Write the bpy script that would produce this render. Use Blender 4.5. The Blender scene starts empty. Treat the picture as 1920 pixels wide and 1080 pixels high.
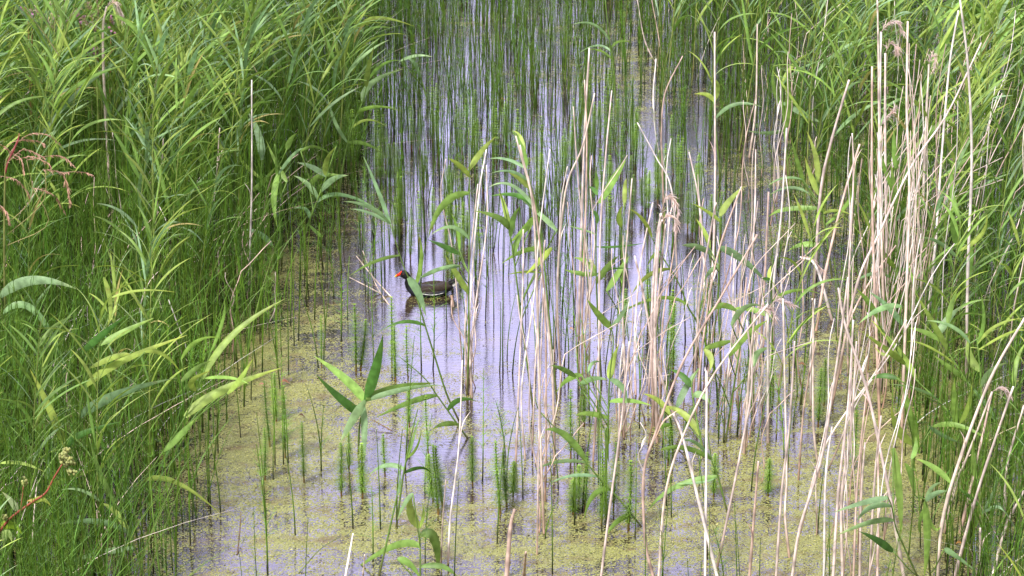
import bpy, math, random
import numpy as np
from mathutils import Vector, Matrix
R = math.radians
rnd = random.Random(11)
S = bpy.context.scene
COL = S.collection

# ------------------------------------------------------------------ camera, sky, sun, exposure
CAM_H, PITCH, HFOV = 4.8, R(20.0), R(21.4)
cam = bpy.data.cameras.new('camera'); co = bpy.data.objects.new('camera', cam); COL.objects.link(co)
cam.sensor_width = 36; cam.lens = 36 / (2 * math.tan(HFOV / 2)); cam.clip_end = 2000; cam.clip_start = .1
co.location = (0, 0, CAM_H); co.rotation_euler = (math.pi / 2 - PITCH, 0, 0)
S.camera = co
SUN_EL, SUN_AZ = R(52), R(215)          # azimuth measured clockwise from +Y: behind the camera, to the left
w = bpy.data.worlds.new('World'); S.world = w; w.use_nodes = True
nt = w.node_tree; nt.nodes.clear()
out = nt.nodes.new('ShaderNodeOutputWorld'); bg = nt.nodes.new('ShaderNodeBackground')
sky = nt.nodes.new('ShaderNodeTexSky'); sky.sky_type = 'NISHITA'; sky.sun_disc = False
sky.sun_elevation = SUN_EL; sky.sun_rotation = SUN_AZ; sky.dust_density = 2.0
tc = nt.nodes.new('ShaderNodeTexCoord'); mp = nt.nodes.new('ShaderNodeMapping'); mp.inputs['Scale'].default_value = (1, 1, 3)
no = nt.nodes.new('ShaderNodeTexNoise'); no.inputs['Scale'].default_value = 2.2; no.inputs['Detail'].default_value = 6
cr = nt.nodes.new('ShaderNodeValToRGB'); cr.color_ramp.elements[0].position = .3; cr.color_ramp.elements[1].position = .62
cr.color_ramp.elements[0].color = (.55, .55, .55, 1); cr.color_ramp.elements[1].color = (.95, .95, .95, 1)
mx = nt.nodes.new('ShaderNodeMix'); mx.data_type = 'RGBA'; mx.inputs['B'].default_value = (8.2, 8.0, 7.6, 1)
nt.links.new(tc.outputs['Generated'], mp.inputs['Vector']); nt.links.new(mp.outputs[0], no.inputs['Vector'])
nt.links.new(no.outputs['Fac'], cr.inputs['Fac']); nt.links.new(cr.outputs['Color'], mx.inputs['Factor'])
sx = nt.nodes.new('ShaderNodeSeparateXYZ'); nt.links.new(tc.outputs['Generated'], sx.inputs[0])
hz = nt.nodes.new('ShaderNodeMapRange'); hz.interpolation_type = 'SMOOTHSTEP'; hz.inputs['From Min'].default_value = .42; hz.inputs['From Max'].default_value = .62
hz.inputs['To Min'].default_value = 0; hz.inputs['To Max'].default_value = 1; nt.links.new(sx.outputs['Z'], hz.inputs['Value'])
hn = nt.nodes.new('ShaderNodeMapRange'); hn.interpolation_type = 'SMOOTHSTEP'; hn.inputs['From Min'].default_value = .55; hn.inputs['From Max'].default_value = .8
hn.inputs['To Min'].default_value = 1; hn.inputs['To Max'].default_value = 0; nt.links.new(sx.outputs['Y'], hn.inputs['Value'])
hy = nt.nodes.new('ShaderNodeMath'); hy.operation = 'MAXIMUM'; nt.links.new(hz.outputs[0], hy.inputs[0]); nt.links.new(hn.outputs[0], hy.inputs[1])
sc_ = nt.nodes.new('ShaderNodeMix'); sc_.data_type = 'RGBA'; nt.links.new(hy.outputs[0], sc_.inputs['Factor'])   # unseen lilac cloud bank added low ahead of the camera to brighten water reflections
lb_ = nt.nodes.new('ShaderNodeMapRange'); lb_.inputs['To Min'].default_value = .85; lb_.inputs['To Max'].default_value = 1.15; nt.links.new(no.outputs['Fac'], lb_.inputs['Value'])
lv = nt.nodes.new('ShaderNodeVectorMath'); lv.operation = 'SCALE'; lv.inputs[0].default_value = (32, 30.5, 50); nt.links.new(lb_.outputs[0], lv.inputs['Scale'])
nt.links.new(lv.outputs[0], sc_.inputs['A']); nt.links.new(mx.outputs['Result'], sc_.inputs['B'])
nt.links.new(sky.outputs[0], mx.inputs['A']); nt.links.new(sc_.outputs['Result'], bg.inputs['Color'])
bg.inputs['Strength'].default_value = .095
nt.links.new(bg.outputs[0], out.inputs['Surface'])
sl = bpy.data.lights.new('sun', 'SUN'); sl.energy = 5.0; sl.angle = R(12); sl.color = (1, .95, .88)
so = bpy.data.objects.new('sun', sl); COL.objects.link(so)
sd = Vector((math.sin(SUN_AZ) * math.cos(SUN_EL), math.cos(SUN_AZ) * math.cos(SUN_EL), math.sin(SUN_EL)))
so.rotation_euler = sd.to_track_quat('Z', 'Y').to_euler(); so.location = sd * 40
S.view_settings.view_transform = 'Standard'; S.view_settings.look = 'None'
S.view_settings.exposure = 0.38; S.view_settings.gamma = 1
S.cycles.max_bounces = 6; S.cycles.transparent_max_bounces = 4; S.cycles.caustics_reflective = False

# ------------------------------------------------------------------ photo pixels (1920 x 1080) <-> places on the water
FPX = 960 / math.tan(HFOV / 2)
FW = Vector((0, math.cos(PITCH), -math.sin(PITCH))); UP = Vector((0, math.sin(PITCH), math.cos(PITCH)))
EYE = Vector((0, 0, CAM_H))
def ray(px, py): return Vector((1, 0, 0)) * ((px - 960) / FPX) + UP * (-(py - 540) / FPX) + FW
def ground(px, py, z=0.0):
    d = ray(px, py); return EYE + d * ((z - CAM_H) / d.z)
def on_depth(px, py, Y):
    d = ray(px, py); return EYE + d * (Y / d.y)
def px_size(P): return (P - EYE).dot(FW) / FPX          # metres per photo pixel there
def proj_np(x, y, z=0.0):
    dz = z - CAM_H
    f = y * FW.y + dz * FW.z; u = y * UP.y + dz * UP.z
    return 960 + FPX * x / f, 540 - FPX * u / f

# ------------------------------------------------------------------ materials
def newmat(name):
    m = bpy.data.materials.new(name); m.use_nodes = True; t = m.node_tree
    return m, t, t.nodes['Principled BSDF'], t.nodes['Material Output']
def tintmat(name, rough=.5, trans=0.0, spread=.22, noise=0.25, spec=.4, nscale=30):
    m, t, b, o = newmat(name)
    at = t.nodes.new('ShaderNodeAttribute'); at.attribute_name = 'tint'
    oi = t.nodes.new('ShaderNodeObjectInfo')
    n = t.nodes.new('ShaderNodeTexNoise'); n.inputs['Scale'].default_value = nscale; n.inputs['Detail'].default_value = 3
    g = t.nodes.new('ShaderNodeNewGeometry')
    t.links.new(g.outputs['Position'], n.inputs['Vector'])
    mr = t.nodes.new('ShaderNodeMapRange'); mr.inputs['To Min'].default_value = 1 - spread; mr.inputs['To Max'].default_value = 1 + spread
    t.links.new(oi.outputs['Random'], mr.inputs['Value'])
    m2 = t.nodes.new('ShaderNodeMapRange'); m2.inputs['From Min'].default_value = .3; m2.inputs['From Max'].default_value = .7
    m2.inputs['To Min'].default_value = 1 - noise; m2.inputs['To Max'].default_value = 1 + noise
    t.links.new(n.outputs['Fac'], m2.inputs['Value'])
    mu = t.nodes.new('ShaderNodeMath'); mu.operation = 'MULTIPLY'; t.links.new(mr.outputs[0], mu.inputs[0]); t.links.new(m2.outputs[0], mu.inputs[1])
    vm = t.nodes.new('ShaderNodeVectorMath'); vm.operation = 'SCALE'; t.links.new(at.outputs['Color'], vm.inputs[0]); t.links.new(mu.outputs[0], vm.inputs['Scale'])
    t.links.new(vm.outputs[0], b.inputs['Base Color'])
    b.inputs['Roughness'].default_value = rough; b.inputs['Specular IOR Level'].default_value = spec
    if trans:
        tr = t.nodes.new('ShaderNodeBsdfTranslucent'); ms = t.nodes.new('ShaderNodeMixShader'); ms.inputs[0].default_value = trans
        vv = t.nodes.new('ShaderNodeVectorMath'); vv.operation = 'MULTIPLY'; vv.inputs[1].default_value = (1.1, 1.2, .75)
        t.links.new(vm.outputs[0], vv.inputs[0]); t.links.new(vv.outputs[0], tr.inputs['Color'])
        t.links.new(b.outputs[0], ms.inputs[1]); t.links.new(tr.outputs[0], ms.inputs[2]); t.links.new(ms.outputs[0], o.inputs['Surface'])
    return m
M_LEAF = tintmat('reed_leaf', .46, .32, .22, .3, .3)
def age(m):
    t = m.node_tree; b = t.nodes['Principled BSDF']; src = b.inputs['Base Color'].links[0].from_socket
    g = t.nodes.new('ShaderNodeNewGeometry'); n = t.nodes.new('ShaderNodeTexNoise'); n.inputs['Scale'].default_value = 34; n.inputs['Detail'].default_value = 5
    n.inputs['Roughness'].default_value = .7; t.links.new(g.outputs['Position'], n.inputs['Vector'])
    r = t.nodes.new('ShaderNodeMapRange'); r.inputs['From Min'].default_value = .64; r.inputs['From Max'].default_value = .72; r.inputs['To Max'].default_value = .75
    t.links.new(n.outputs['Fac'], r.inputs['Value']); mx_ = t.nodes.new('ShaderNodeMix'); mx_.data_type = 'RGBA'
    t.links.new(r.outputs[0], mx_.inputs['Factor']); t.links.new(src, mx_.inputs['A']); mx_.inputs['B'].default_value = (.26, .17, .06, 1)
    t.links.new(mx_.outputs['Result'], b.inputs['Base Color'])
age(M_LEAF)
M_STEM = tintmat('green_stem', .5, 0, .2, .3, .25)
M_DRY = tintmat('dry_straw', .65, 0, .14, .32, .3, 22)
M_FINE = tintmat('fine_foliage', .6, .12, .3, .4, .2, 9)
M_PLUME = tintmat('plume', .8, .3, .1, .2)
M_FLECK = tintmat('duckweed_leaf', .5, .1, 0, .3, .3, 3)
M_BIRD = tintmat('feather', .6, 0, 0, .45, .2, 160)

# ------------------------------------------------------------------ mesh builder
class MB:
    def __init__(s): s.v = []; s.f = []; s.c = []
    def strip(s, pts, wid, side, col, fold=.25):
        """a leaf blade: three vertices across, folded along the midrib"""
        n = len(pts); b = len(s.v)
        for i, (p, w_, sv) in enumerate(zip(pts, wid, side)):
            t = (pts[min(i + 1, n - 1)] - pts[max(i - 1, 0)]).normalized()
            nn = sv.cross(t)
            s.v += [p - sv * w_ * .5 + nn * w_ * fold, p, p + sv * w_ * .5 + nn * w_ * fold]
            c = col[i] if isinstance(col, list) else col
            s.c += [c, tuple(x * 1.12 for x in c), c]
            if i:
                a = b + 3 * (i - 1); d = b + 3 * i
                s.f += [(a, a + 1, d + 1, d), (a + 1, a + 2, d + 2, d + 1)]
    def tube(s, pts, rad, col, k=5, cap=True):
        n = len(pts); b = len(s.v)
        for i, p in enumerate(pts):
            t = (pts[min(i + 1, n - 1)] - pts[max(i - 1, 0)])
            t = t.normalized() if t.length > 1e-9 else Vector((0, 0, 1))
            a = t.cross(Vector((.13, 1, .07))).normalized(); c2 = t.cross(a)
            r = rad[i] if isinstance(rad, list) else rad
            c = col[i] if isinstance(col, list) else col
            for j in range(k):
                th = 2 * math.pi * j / k
                s.v.append(p + a * (r * math.cos(th)) + c2 * (r * math.sin(th))); s.c.append(c)
            if i:
                q = b + k * (i - 1); d = b + k * i
                for j in range(k): s.f.append((q + j, q + (j + 1) % k, d + (j + 1) % k, d + j))
        if cap: s.f.append(tuple(b + k * (n - 1) + j for j in range(k))); s.f.append(tuple(b + k - 1 - j for j in range(k)))
    def loft(s, rings, cols):
        k = len(rings[0]); b = len(s.v)
        for i, (r, c) in enumerate(zip(rings, cols)):
            for j, p in enumerate(r): s.v.append(p); s.c.append(c[j] if isinstance(c, list) else c)
            if i:
                q = b + k * (i - 1); d = b + k * i
                for j in range(k): s.f.append((q + j, q + (j + 1) % k, d + (j + 1) % k, d + j))
        s.f.append(tuple(b + k * (len(rings) - 1) + j for j in range(k))); s.f.append(tuple(b + k - 1 - j for j in range(k)))
    def quad(s, a, b_, c, d, col):
        i = len(s.v); s.v += [a, b_, c, d]; s.c += [col] * 4; s.f.append((i, i + 1, i + 2, i + 3))
    def mesh(s, name, mat, smooth=True, origin=None):
        me = bpy.data.meshes.new(name)
        vs = [tuple(v - origin) for v in s.v] if origin is not None else [tuple(v) for v in s.v]
        me.from_pydata(vs, [], s.f)
        a = me.attributes.new('tint', 'FLOAT_COLOR', 'POINT')
        a.data.foreach_set('color', np.array([(c[0], c[1], c[2], 1) for c in s.c], 'f').ravel())
        if smooth: me.polygons.foreach_set('use_smooth', [True] * len(me.polygons))
        me.materials.append(mat); me.update(); return me
def np_mesh(name, V, F, C, mat, smooth=True):
    """V n*3, F m*4 quads, C n*3"""
    me = bpy.data.meshes.new(name); n, m = len(V), len(F)
    me.vertices.add(n); me.vertices.foreach_set('co', V.astype('f').ravel())
    me.loops.add(m * 4); me.loops.foreach_set('vertex_index', F.astype('i').ravel())
    me.polygons.add(m); me.polygons.foreach_set('loop_start', np.arange(0, m * 4, 4, dtype='i'))
    me.update(calc_edges=True)
    if C is not None:
        a = me.attributes.new('tint', 'FLOAT_COLOR', 'POINT')
        a.data.foreach_set('color', np.concatenate([C, np.ones((n, 1))], 1).astype('f').ravel())
    if smooth: me.polygons.foreach_set('use_smooth', [True] * m)
    me.materials.append(mat); me.validate(); return me

def empty(name, loc, label, cat, group=None):
    o = bpy.data.objects.new(name, None); COL.objects.link(o); o.location = loc; o.empty_display_size = .05
    o['label'] = label; o['category'] = cat
    if group: o['group'] = group
    return o
def part(name, me, parent):
    o = bpy.data.objects.new(name, me); COL.objects.link(o); o.parent = parent; return o
def tagged(name, me, label=None, cat=None, group=None, kind=None):
    o = bpy.data.objects.new(name, me); COL.objects.link(o)
    for k, v in (('label', label), ('category', cat), ('group', group), ('kind', kind)):
        if v: o[k] = v
    return o

# ------------------------------------------------------------------ noise for the cover of duckweed
_rng = np.random.default_rng(5)
_lat = _rng.random((256, 256))
def vnoise(x, y):
    xi = np.floor(x).astype(int); yi = np.floor(y).astype(int); fx = x - xi; fy = y - yi
    fx = fx * fx * (3 - 2 * fx); fy = fy * fy * (3 - 2 * fy)
    g = lambda a, b: _lat[a % 256, b % 256]
    return (g(xi, yi) * (1 - fx) + g(xi + 1, yi) * fx) * (1 - fy) + (g(xi, yi + 1) * (1 - fx) + g(xi + 1, yi + 1) * fx) * fy
def fbm(x, y, o=4):
    s = 0; a = .5; t = 0
    for i in range(o): s = s + a * vnoise(x * 2 ** i + 17 * i, y * 2 ** i + 31 * i); t += a; a *= .55
    return s / t
def blob(px, py, cx, cy, rx, ry): return np.exp(-(((px - cx) / rx) ** 2 + ((py - cy) / ry) ** 2))
def cover_raw(x, y):
    px, py = proj_np(x, y)
    c = .19 + .28 * np.clip((py - 500) / 380, 0, 1)
    c = c + .45 * blob(px, py, 510, 720, 130, 190) + .25 * blob(px, py, 560, 500, 90, 60)
    c = c + .35 * blob(px, py, 1190, 140, 160, 45) + .35 * blob(px, py, 1560, 400, 120, 110) + .25 * blob(px, py, 880, 300, 40, 50)
    c = c + .10 * blob(px, py, 1300, 1000, 500, 130) + .22 * blob(px, py, 700, 1000, 150, 70) + .3 * blob(px, py, 1750, 800, 200, 260)
    c = c - .08 * blob(px, py, 760, 850, 120, 60) - .2 * blob(px, py, 900, 560, 220, 80) - .2 * blob(px, py, 1150, 520, 250, 130)
    c = c - .12 * blob(px, py, 950, 350, 250, 120)
    return c
def cover(x, y):
    n = fbm(x * 1.5 + 5, y * 2.2) - .5; n2 = fbm(x * 5, y * 20, 3) - .5
    return np.clip(cover_raw(x, y) + n * .7 + n2 * .9, 0, 1)

# ------------------------------------------------------------------ water, mud
def water_material():
    m, t, b, o = newmat('pond_water')
    g = t.nodes.new('ShaderNodeNewGeometry')
    def mapped(sc):
        mp_ = t.nodes.new('ShaderNodeMapping'); mp_.inputs['Scale'].default_value = sc
        t.links.new(g.outputs['Position'], mp_.inputs['Vector']); return mp_
    def noise(sc, scale, det=3, rough=.5):
        n = t.nodes.new('ShaderNodeTexNoise'); n.inputs['Scale'].default_value = scale; n.inputs['Detail'].default_value = det
        n.inputs['Roughness'].default_value = rough
        t.links.new(mapped(sc).outputs[0], n.inputs['Vector']); return n
    # murky water body
    nb = noise((1, 1.6, 1), 2.5, 5)
    rb = t.nodes.new('ShaderNodeValToRGB'); rb.color_ramp.elements[0].position = .35; rb.color_ramp.elements[1].position = .7
    rb.color_ramp.elements[0].color = (.018, .016, .012, 1); rb.color_ramp.elements[1].color = (.055, .036, .022, 1)
    t.links.new(nb.outputs['Fac'], rb.inputs['Fac']); t.links.new(rb.outputs[0], b.inputs['Base Color'])
    b.inputs['Roughness'].default_value = .025; b.inputs['IOR'].default_value = 1.55
    rip = noise((12, 58, 1), 1.0, 3, .62); rip2 = noise((2, 5, 1), 1.0, 2)
    ad = t.nodes.new('ShaderNodeMath'); ad.operation = 'MULTIPLY_ADD'; ad.inputs[1].default_value = 1.0
    sc2 = t.nodes.new('ShaderNodeMath'); sc2.operation = 'MULTIPLY'; sc2.inputs[1].default_value = .9
    t.links.new(rip2.outputs['Fac'], sc2.inputs[0]); t.links.new(rip.outputs['Fac'], ad.inputs[0]); t.links.new(sc2.outputs[0], ad.inputs[2])
    bp = t.nodes.new('ShaderNodeBump'); bp.inputs['Strength'].default_value = .5; bp.inputs['Distance'].default_value = .0024
    t.links.new(ad.outputs[0], bp.inputs['Height']); t.links.new(bp.outputs[0], b.inputs['Normal'])
    # fine floating duckweed between the larger leaves
    at = t.nodes.new('ShaderNodeAttribute'); at.attribute_name = 'cover'
    fn = noise((1, 1, 1), 95, 2, .6); fn2 = noise((1, 1, 1), 26, 3, .6)
    mixn = t.nodes.new('ShaderNodeMix'); mixn.inputs['Factor'].default_value = .35
    t.links.new(fn.outputs['Fac'], mixn.inputs['A']); t.links.new(fn2.outputs['Fac'], mixn.inputs['B'])
    th = t.nodes.new('ShaderNodeMapRange'); th.inputs['From Min'].default_value = 0; th.inputs['From Max'].default_value = 1
    th.inputs['To Min'].default_value = .64; th.inputs['To Max'].default_value = .37
    t.links.new(at.outputs['Fac'], th.inputs['Value'])
    sb = t.nodes.new('ShaderNodeMath'); sb.operation = 'SUBTRACT'; t.links.new(mixn.outputs[0], sb.inputs[0]); t.links.new(th.outputs[0], sb.inputs[1])
    st = t.nodes.new('ShaderNodeMapRange'); st.inputs['From Min'].default_value = -.012; st.inputs['From Max'].default_value = .02
    t.links.new(sb.outputs[0], st.inputs['Value'])
    db = t.nodes.new('ShaderNodeBsdfPrincipled'); db.inputs['Roughness'].default_value = .55
    cn = noise((1, 1, 1), 140, 2); rc = t.nodes.new('ShaderNodeValToRGB')
    rc.color_ramp.elements[0].position = .3; rc.color_ramp.elements[1].position = .7
    rc.color_ramp.elements[0].color = (.09, .09, .03, 1); rc.color_ramp.elements[1].color = (.36, .37, .11, 1)
    t.links.new(cn.outputs['Fac'], rc.inputs['Fac'])
    bn = noise((1, 1.7, 1), 6, 5, .6); bm = t.nodes.new('ShaderNodeMapRange'); bm.inputs['From Min'].default_value = .5; bm.inputs['From Max'].default_value = .66; bm.inputs['To Max'].default_value = .75
    t.links.new(bn.outputs['Fac'], bm.inputs['Value']); bx_ = t.nodes.new('ShaderNodeMix'); bx_.data_type = 'RGBA'; bx_.inputs['B'].default_value = (.13, .085, .04, 1)
    t.links.new(bm.outputs[0], bx_.inputs['Factor']); t.links.new(rc.outputs[0], bx_.inputs['A']); t.links.new(bx_.outputs['Result'], db.inputs['Base Color'])
    b2 = t.nodes.new('ShaderNodeBump'); b2.inputs['Strength'].default_value = .6; b2.inputs['Distance'].default_value = .004
    t.links.new(fn.outputs['Fac'], b2.inputs['Height']); t.links.new(b2.outputs[0], db.inputs['Normal'])
    ms = t.nodes.new('ShaderNodeMixShader'); t.links.new(st.outputs[0], ms.inputs[0]); t.links.new(b.outputs[0], ms.inputs[1]); t.links.new(db.outputs[0], ms.inputs[2])
    t.links.new(ms.outputs[0], o.inputs['Surface'])
    return m
def grid(xs, ys):
    X, Y = np.meshgrid(xs, ys); n, k = len(ys), len(xs)
    V = np.stack([X.ravel(), Y.ravel(), np.zeros(n * k)], 1)
    i = np.arange((n - 1) * k).reshape(n - 1, k)[:, :-1].ravel()
    return V, np.stack([i, i + 1, i + 1 + k, i + k], 1)
xs = np.concatenate([[-400, -60, -12], np.arange(-6, 6.01, .05), [12, 60, 400]])
ys = np.concatenate([[-200, -20, 0, 4], np.arange(6.5, 24, .06), [30, 60, 600]])
V, F = grid(xs, ys)
me = np_mesh('water', V, F, None, water_material())
a = me.attributes.new('cover', 'FLOAT', 'POINT'); a.data.foreach_set('value', np.where(V[:, 1] < 24, cover(V[:, 0], V[:, 1]), .7).astype('f'))
tagged('water', me, kind='structure')

# duckweed leaves lying on the water
N = 900000
x = _rng.uniform(-4.2, 4.2, N); y = _rng.uniform(8.8, 20, N)
px, py = proj_np(x, y)
cv = cover(x, y); fine = fbm(x * 38, y * 38, 2)
keep = (np.abs(x) < .24 * y) & (_rng.random(N) < np.clip(cv * 1.1 - .08, 0, .85)) & (fine > .60 - .30 * cv)
x, y = x[keep], y[keep]; n = len(x)
s = _rng.uniform(.0018, .0044, n) * np.where(_rng.random(n) < .06, 1.7, 1); th = _rng.uniform(0, 6.28, n); asp = _rng.uniform(.5, .95, n)
V = np.zeros((n, 4, 3)); zz = _rng.uniform(.003, .0065, n)
for j in range(4):
    a_ = th + j * math.pi / 2; rr = s * (1 if j % 2 == 0 else asp)
    V[:, j, 0] = x + rr * np.cos(a_); V[:, j, 1] = y + rr * np.sin(a_) * 1.0
    V[:, j, 2] = zz + _rng.uniform(-.0014, .0022, n)
cc = _rng.random((n, 1)); br = (.55 + .6 * _rng.random((n, 1))) * (.55 + .75 * fbm(x * 3 + 40, y * 6, 4))[:, None] * 1.15
C = (np.array([[.13, .15, .04]]) * (1 - cc) + np.array([[.42, .40, .145]]) * cc) * br
C = np.repeat(C[:, None, :], 4, 1).reshape(-1, 3)
me = np_mesh('duckweed', V.reshape(-1, 3), np.arange(n * 4).reshape(n, 4), C, M_FLECK, False)
tagged('duckweed', me, 'yellow green duckweed flecks floating over the pond water', 'duckweed', kind='stuff')

# ------------------------------------------------------------------ colours
DRYS = [(.80, .65, .65), (.86, .77, .79), (.66, .48, .44), (.78, .64, .60)]
GREENS = {'yellow green': (.29, .39, .09), 'mid green': (.19, .315, .075), 'blue green': (.22, .35, .18), 'dark green': (.07, .17, .035)}
def vary(c, k=.15, r=rnd): f = 1 + r.uniform(-k, k); return (c[0] * f * (1 + r.uniform(-.06, .06)), c[1] * f, c[2] * f * (1 + r.uniform(-.12, .12)))
def lerp(a, b, t): return tuple(p * (1 - t) + q * t for p, q in zip(a, b))
def smooth_path(P, n):
    """Catmull-Rom through the points, n samples"""
    if len(P) == 2: return [P[0].lerp(P[1], i / (n - 1)) for i in range(n)]
    L = [P[0] * 2 - P[1]] + list(P) + [P[-1] * 2 - P[-2]]
    o = []
    for i in range(n):
        t = i / (n - 1) * (len(P) - 1); k = min(int(t), len(P) - 2); u = t - k
        a, b, c, d = L[k], L[k + 1], L[k + 2], L[k + 3]
        o.append(.5 * ((2 * b) + (c - a) * u + (2 * a - 5 * b + 4 * c - d) * u * u + (3 * b - a - 3 * c + d) * u ** 3))
    return o

# ------------------------------------------------------------------ labels that single out
MARKS = [('the moorhen', 800, 535), ('the star-shaped young reed', 683, 755), ('the snapped white stub', 960, 985),
         ('the twin drooping plumes', 1255, 390), ('the pale plume right of centre', 1448, 580), ('the red stemmed flower', 100, 900),
         ('the pink seed heads', 90, 320), ('the kinked white stalks', 1280, 820), ('the thick stalk bunch', 1640, 420),
         ('the folded leaf plant', 790, 990), ('the upper right plumes', 1700, 90), ('the right border', 1890, 560),
         ('the lower right corner', 1850, 1000), ('the top middle', 1000, 40), ('the top left plume', 190, 30), ('the left border', 20, 560),
         ('the crossed stalk fan', 1600, 640), ('the open water middle', 1010, 430)]
def near(px, py):
    nm, mx_, my_ = min(MARKS, key=lambda m: (m[1] - px) ** 2 + (m[2] - py) ** 2 * 1.5)
    dx, dy = px - mx_, py - my_
    if math.hypot(dx, dy) < 28: return 'beside ' + nm
    if abs(dx) > abs(dy): return ('right of ' if dx > 0 else 'left of ') + nm
    return ('below ' if dy > 0 else 'above ') + nm
ORD = ['first', 'second', 'third', 'fourth', 'fifth', 'sixth', 'seventh', 'eighth', 'ninth', 'tenth', 'eleventh', 'twelfth', 'thirteenth',
       'fourteenth', 'fifteenth', 'sixteenth', 'seventeenth', 'eighteenth', 'nineteenth', 'twentieth']
PENDING = {}
def pend(o, phrase, px): PENDING.setdefault(phrase, []).append((px, o))
def resolve():
    for ph, L in PENDING.items():
        L.sort(key=lambda q: q[0])
        for i, (_, o) in enumerate(L):
            if len(L) == 1: o['label'] = ph
            elif i == 0: o['label'] = ph + ', leftmost of ' + str(len(L))
            elif i == len(L) - 1: o['label'] = ph + ', rightmost of ' + str(len(L))
            else: o['label'] = ph + ', ' + ORD[min(i, 19)] + ' from left'

# ------------------------------------------------------------------ plume of a reed
def plume_mesh(axis, col, n=70, ln=.07, width=.0022, r=rnd, spread=1.0):
    mb = MB(); mb.tube(axis, .0014, col, 3)
    m = len(axis)
    for i in range(n):
        t = r.random() ** .8; k = t * (m - 1); j = min(int(k), m - 2)
        p = axis[j].lerp(axis[j + 1], k - j); ax = (axis[j + 1] - axis[j]).normalized()
        d = Vector((r.gauss(0, 1), r.gauss(0, 1), r.gauss(0, .6))) * .5 * spread + ax * 1.0
        d = d.normalized(); L = ln * (1 - .55 * t) * r.uniform(.5, 1.1)
        pts = [p, p + d * L * .5, p + d * L + Vector((0, 0, -L * .35))]
        sv = d.cross(Vector((r.gauss(0, 1), r.gauss(0, 1), r.gauss(0, 1)))).normalized()
        c = vary(col, .2, r)
        mb.strip(pts, [width * .6, width * 1.6, width * .5], [sv] * 3, c, 0)
    return mb

# ------------------------------------------------------------------ dead stalks traced from the photograph
def stalk(pts_px, wpx=5, lean=0.0, plume=None, phrase=None, col=None, stub=False, sheath=None, base_dark=True):
    B = ground(*pts_px[0]); P = []
    n = len(pts_px)
    for i, (a_, b_) in enumerate(pts_px):
        P.append(B if i == 0 else on_depth(a_, b_, B.y + lean * i / (n - 1)))
    r = px_size(B) * wpx * .5
    under = B - (P[1] - B).normalized() * .06
    path = smooth_path(P, max(12, 5 * n)); L = sum((path[i + 1] - path[i]).length for i in range(len(path) - 1))
    col = col or rnd.choice(DRYS); dark = (.30, .17, .10)
    path = [under] + path; cols = []; rads = []; acc = 0; seg = rnd.uniform(.14, .22)
    m = len(path)
    for i, p in enumerate(path):
        t = i / (m - 1)
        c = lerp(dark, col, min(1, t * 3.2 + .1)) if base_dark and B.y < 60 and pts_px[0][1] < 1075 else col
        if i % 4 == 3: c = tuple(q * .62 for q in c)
        cols.append(c); rads.append(r * 1.12 * (1.08 - .5 * t) * (1.22 if i % 4 == 3 else 1))
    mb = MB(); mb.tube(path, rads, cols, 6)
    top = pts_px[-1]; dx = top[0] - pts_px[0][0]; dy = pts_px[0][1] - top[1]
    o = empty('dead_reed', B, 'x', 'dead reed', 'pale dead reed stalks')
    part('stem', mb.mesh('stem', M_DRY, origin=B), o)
    if sheath is None: sheath = rnd.random() < .3
    if sheath:
        k = rnd.randint(m // 3, m - 4); q = path[k]; d = (path[k + 1] - path[k]).normalized()
        sgn = rnd.choice((-1, 1)); pp = [q, q + d * .05 + Vector((sgn * .004, 0, 0)), q + d * .10 + Vector((sgn * .012, -.008, 0)), q + d * .15 + Vector((sgn * rnd.uniform(.02, .05), -.02, 0))]
        s2 = MB(); s2.strip(smooth_path(pp, 7), [r * 2, r * 2.6, r * 2.6, r * 2.2, r * 1.8, r * 1.2, .0005], [Vector((0, .8, .6))] * 7, vary(col, .12))
        part('leaf_sheath', s2.mesh('leaf_sheath', M_DRY, origin=B), o)
    if plume:
        ax = [on_depth(a_, b_, B.y + lean) for a_, b_ in [top] + plume]
        part('plume', plume_mesh(smooth_path(ax, 12), (.62, .48, .50), 90, .06).mesh('plume', M_PLUME, origin=B), o)
    if phrase is None:
        sz = 'short' if dy < 160 else ('tall' if dy > 420 else 'mid-height')
        ln = 'upright' if abs(dx) < .06 * dy else ('left-leaning' if dx < 0 else 'right-leaning')
        mid = pts_px[len(pts_px) // 2]
        phrase = f'{sz} {ln} pale dead reed {near(*mid)}'
    pend(o, phrase, pts_px[len(pts_px) // 2][0])
    return o
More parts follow.
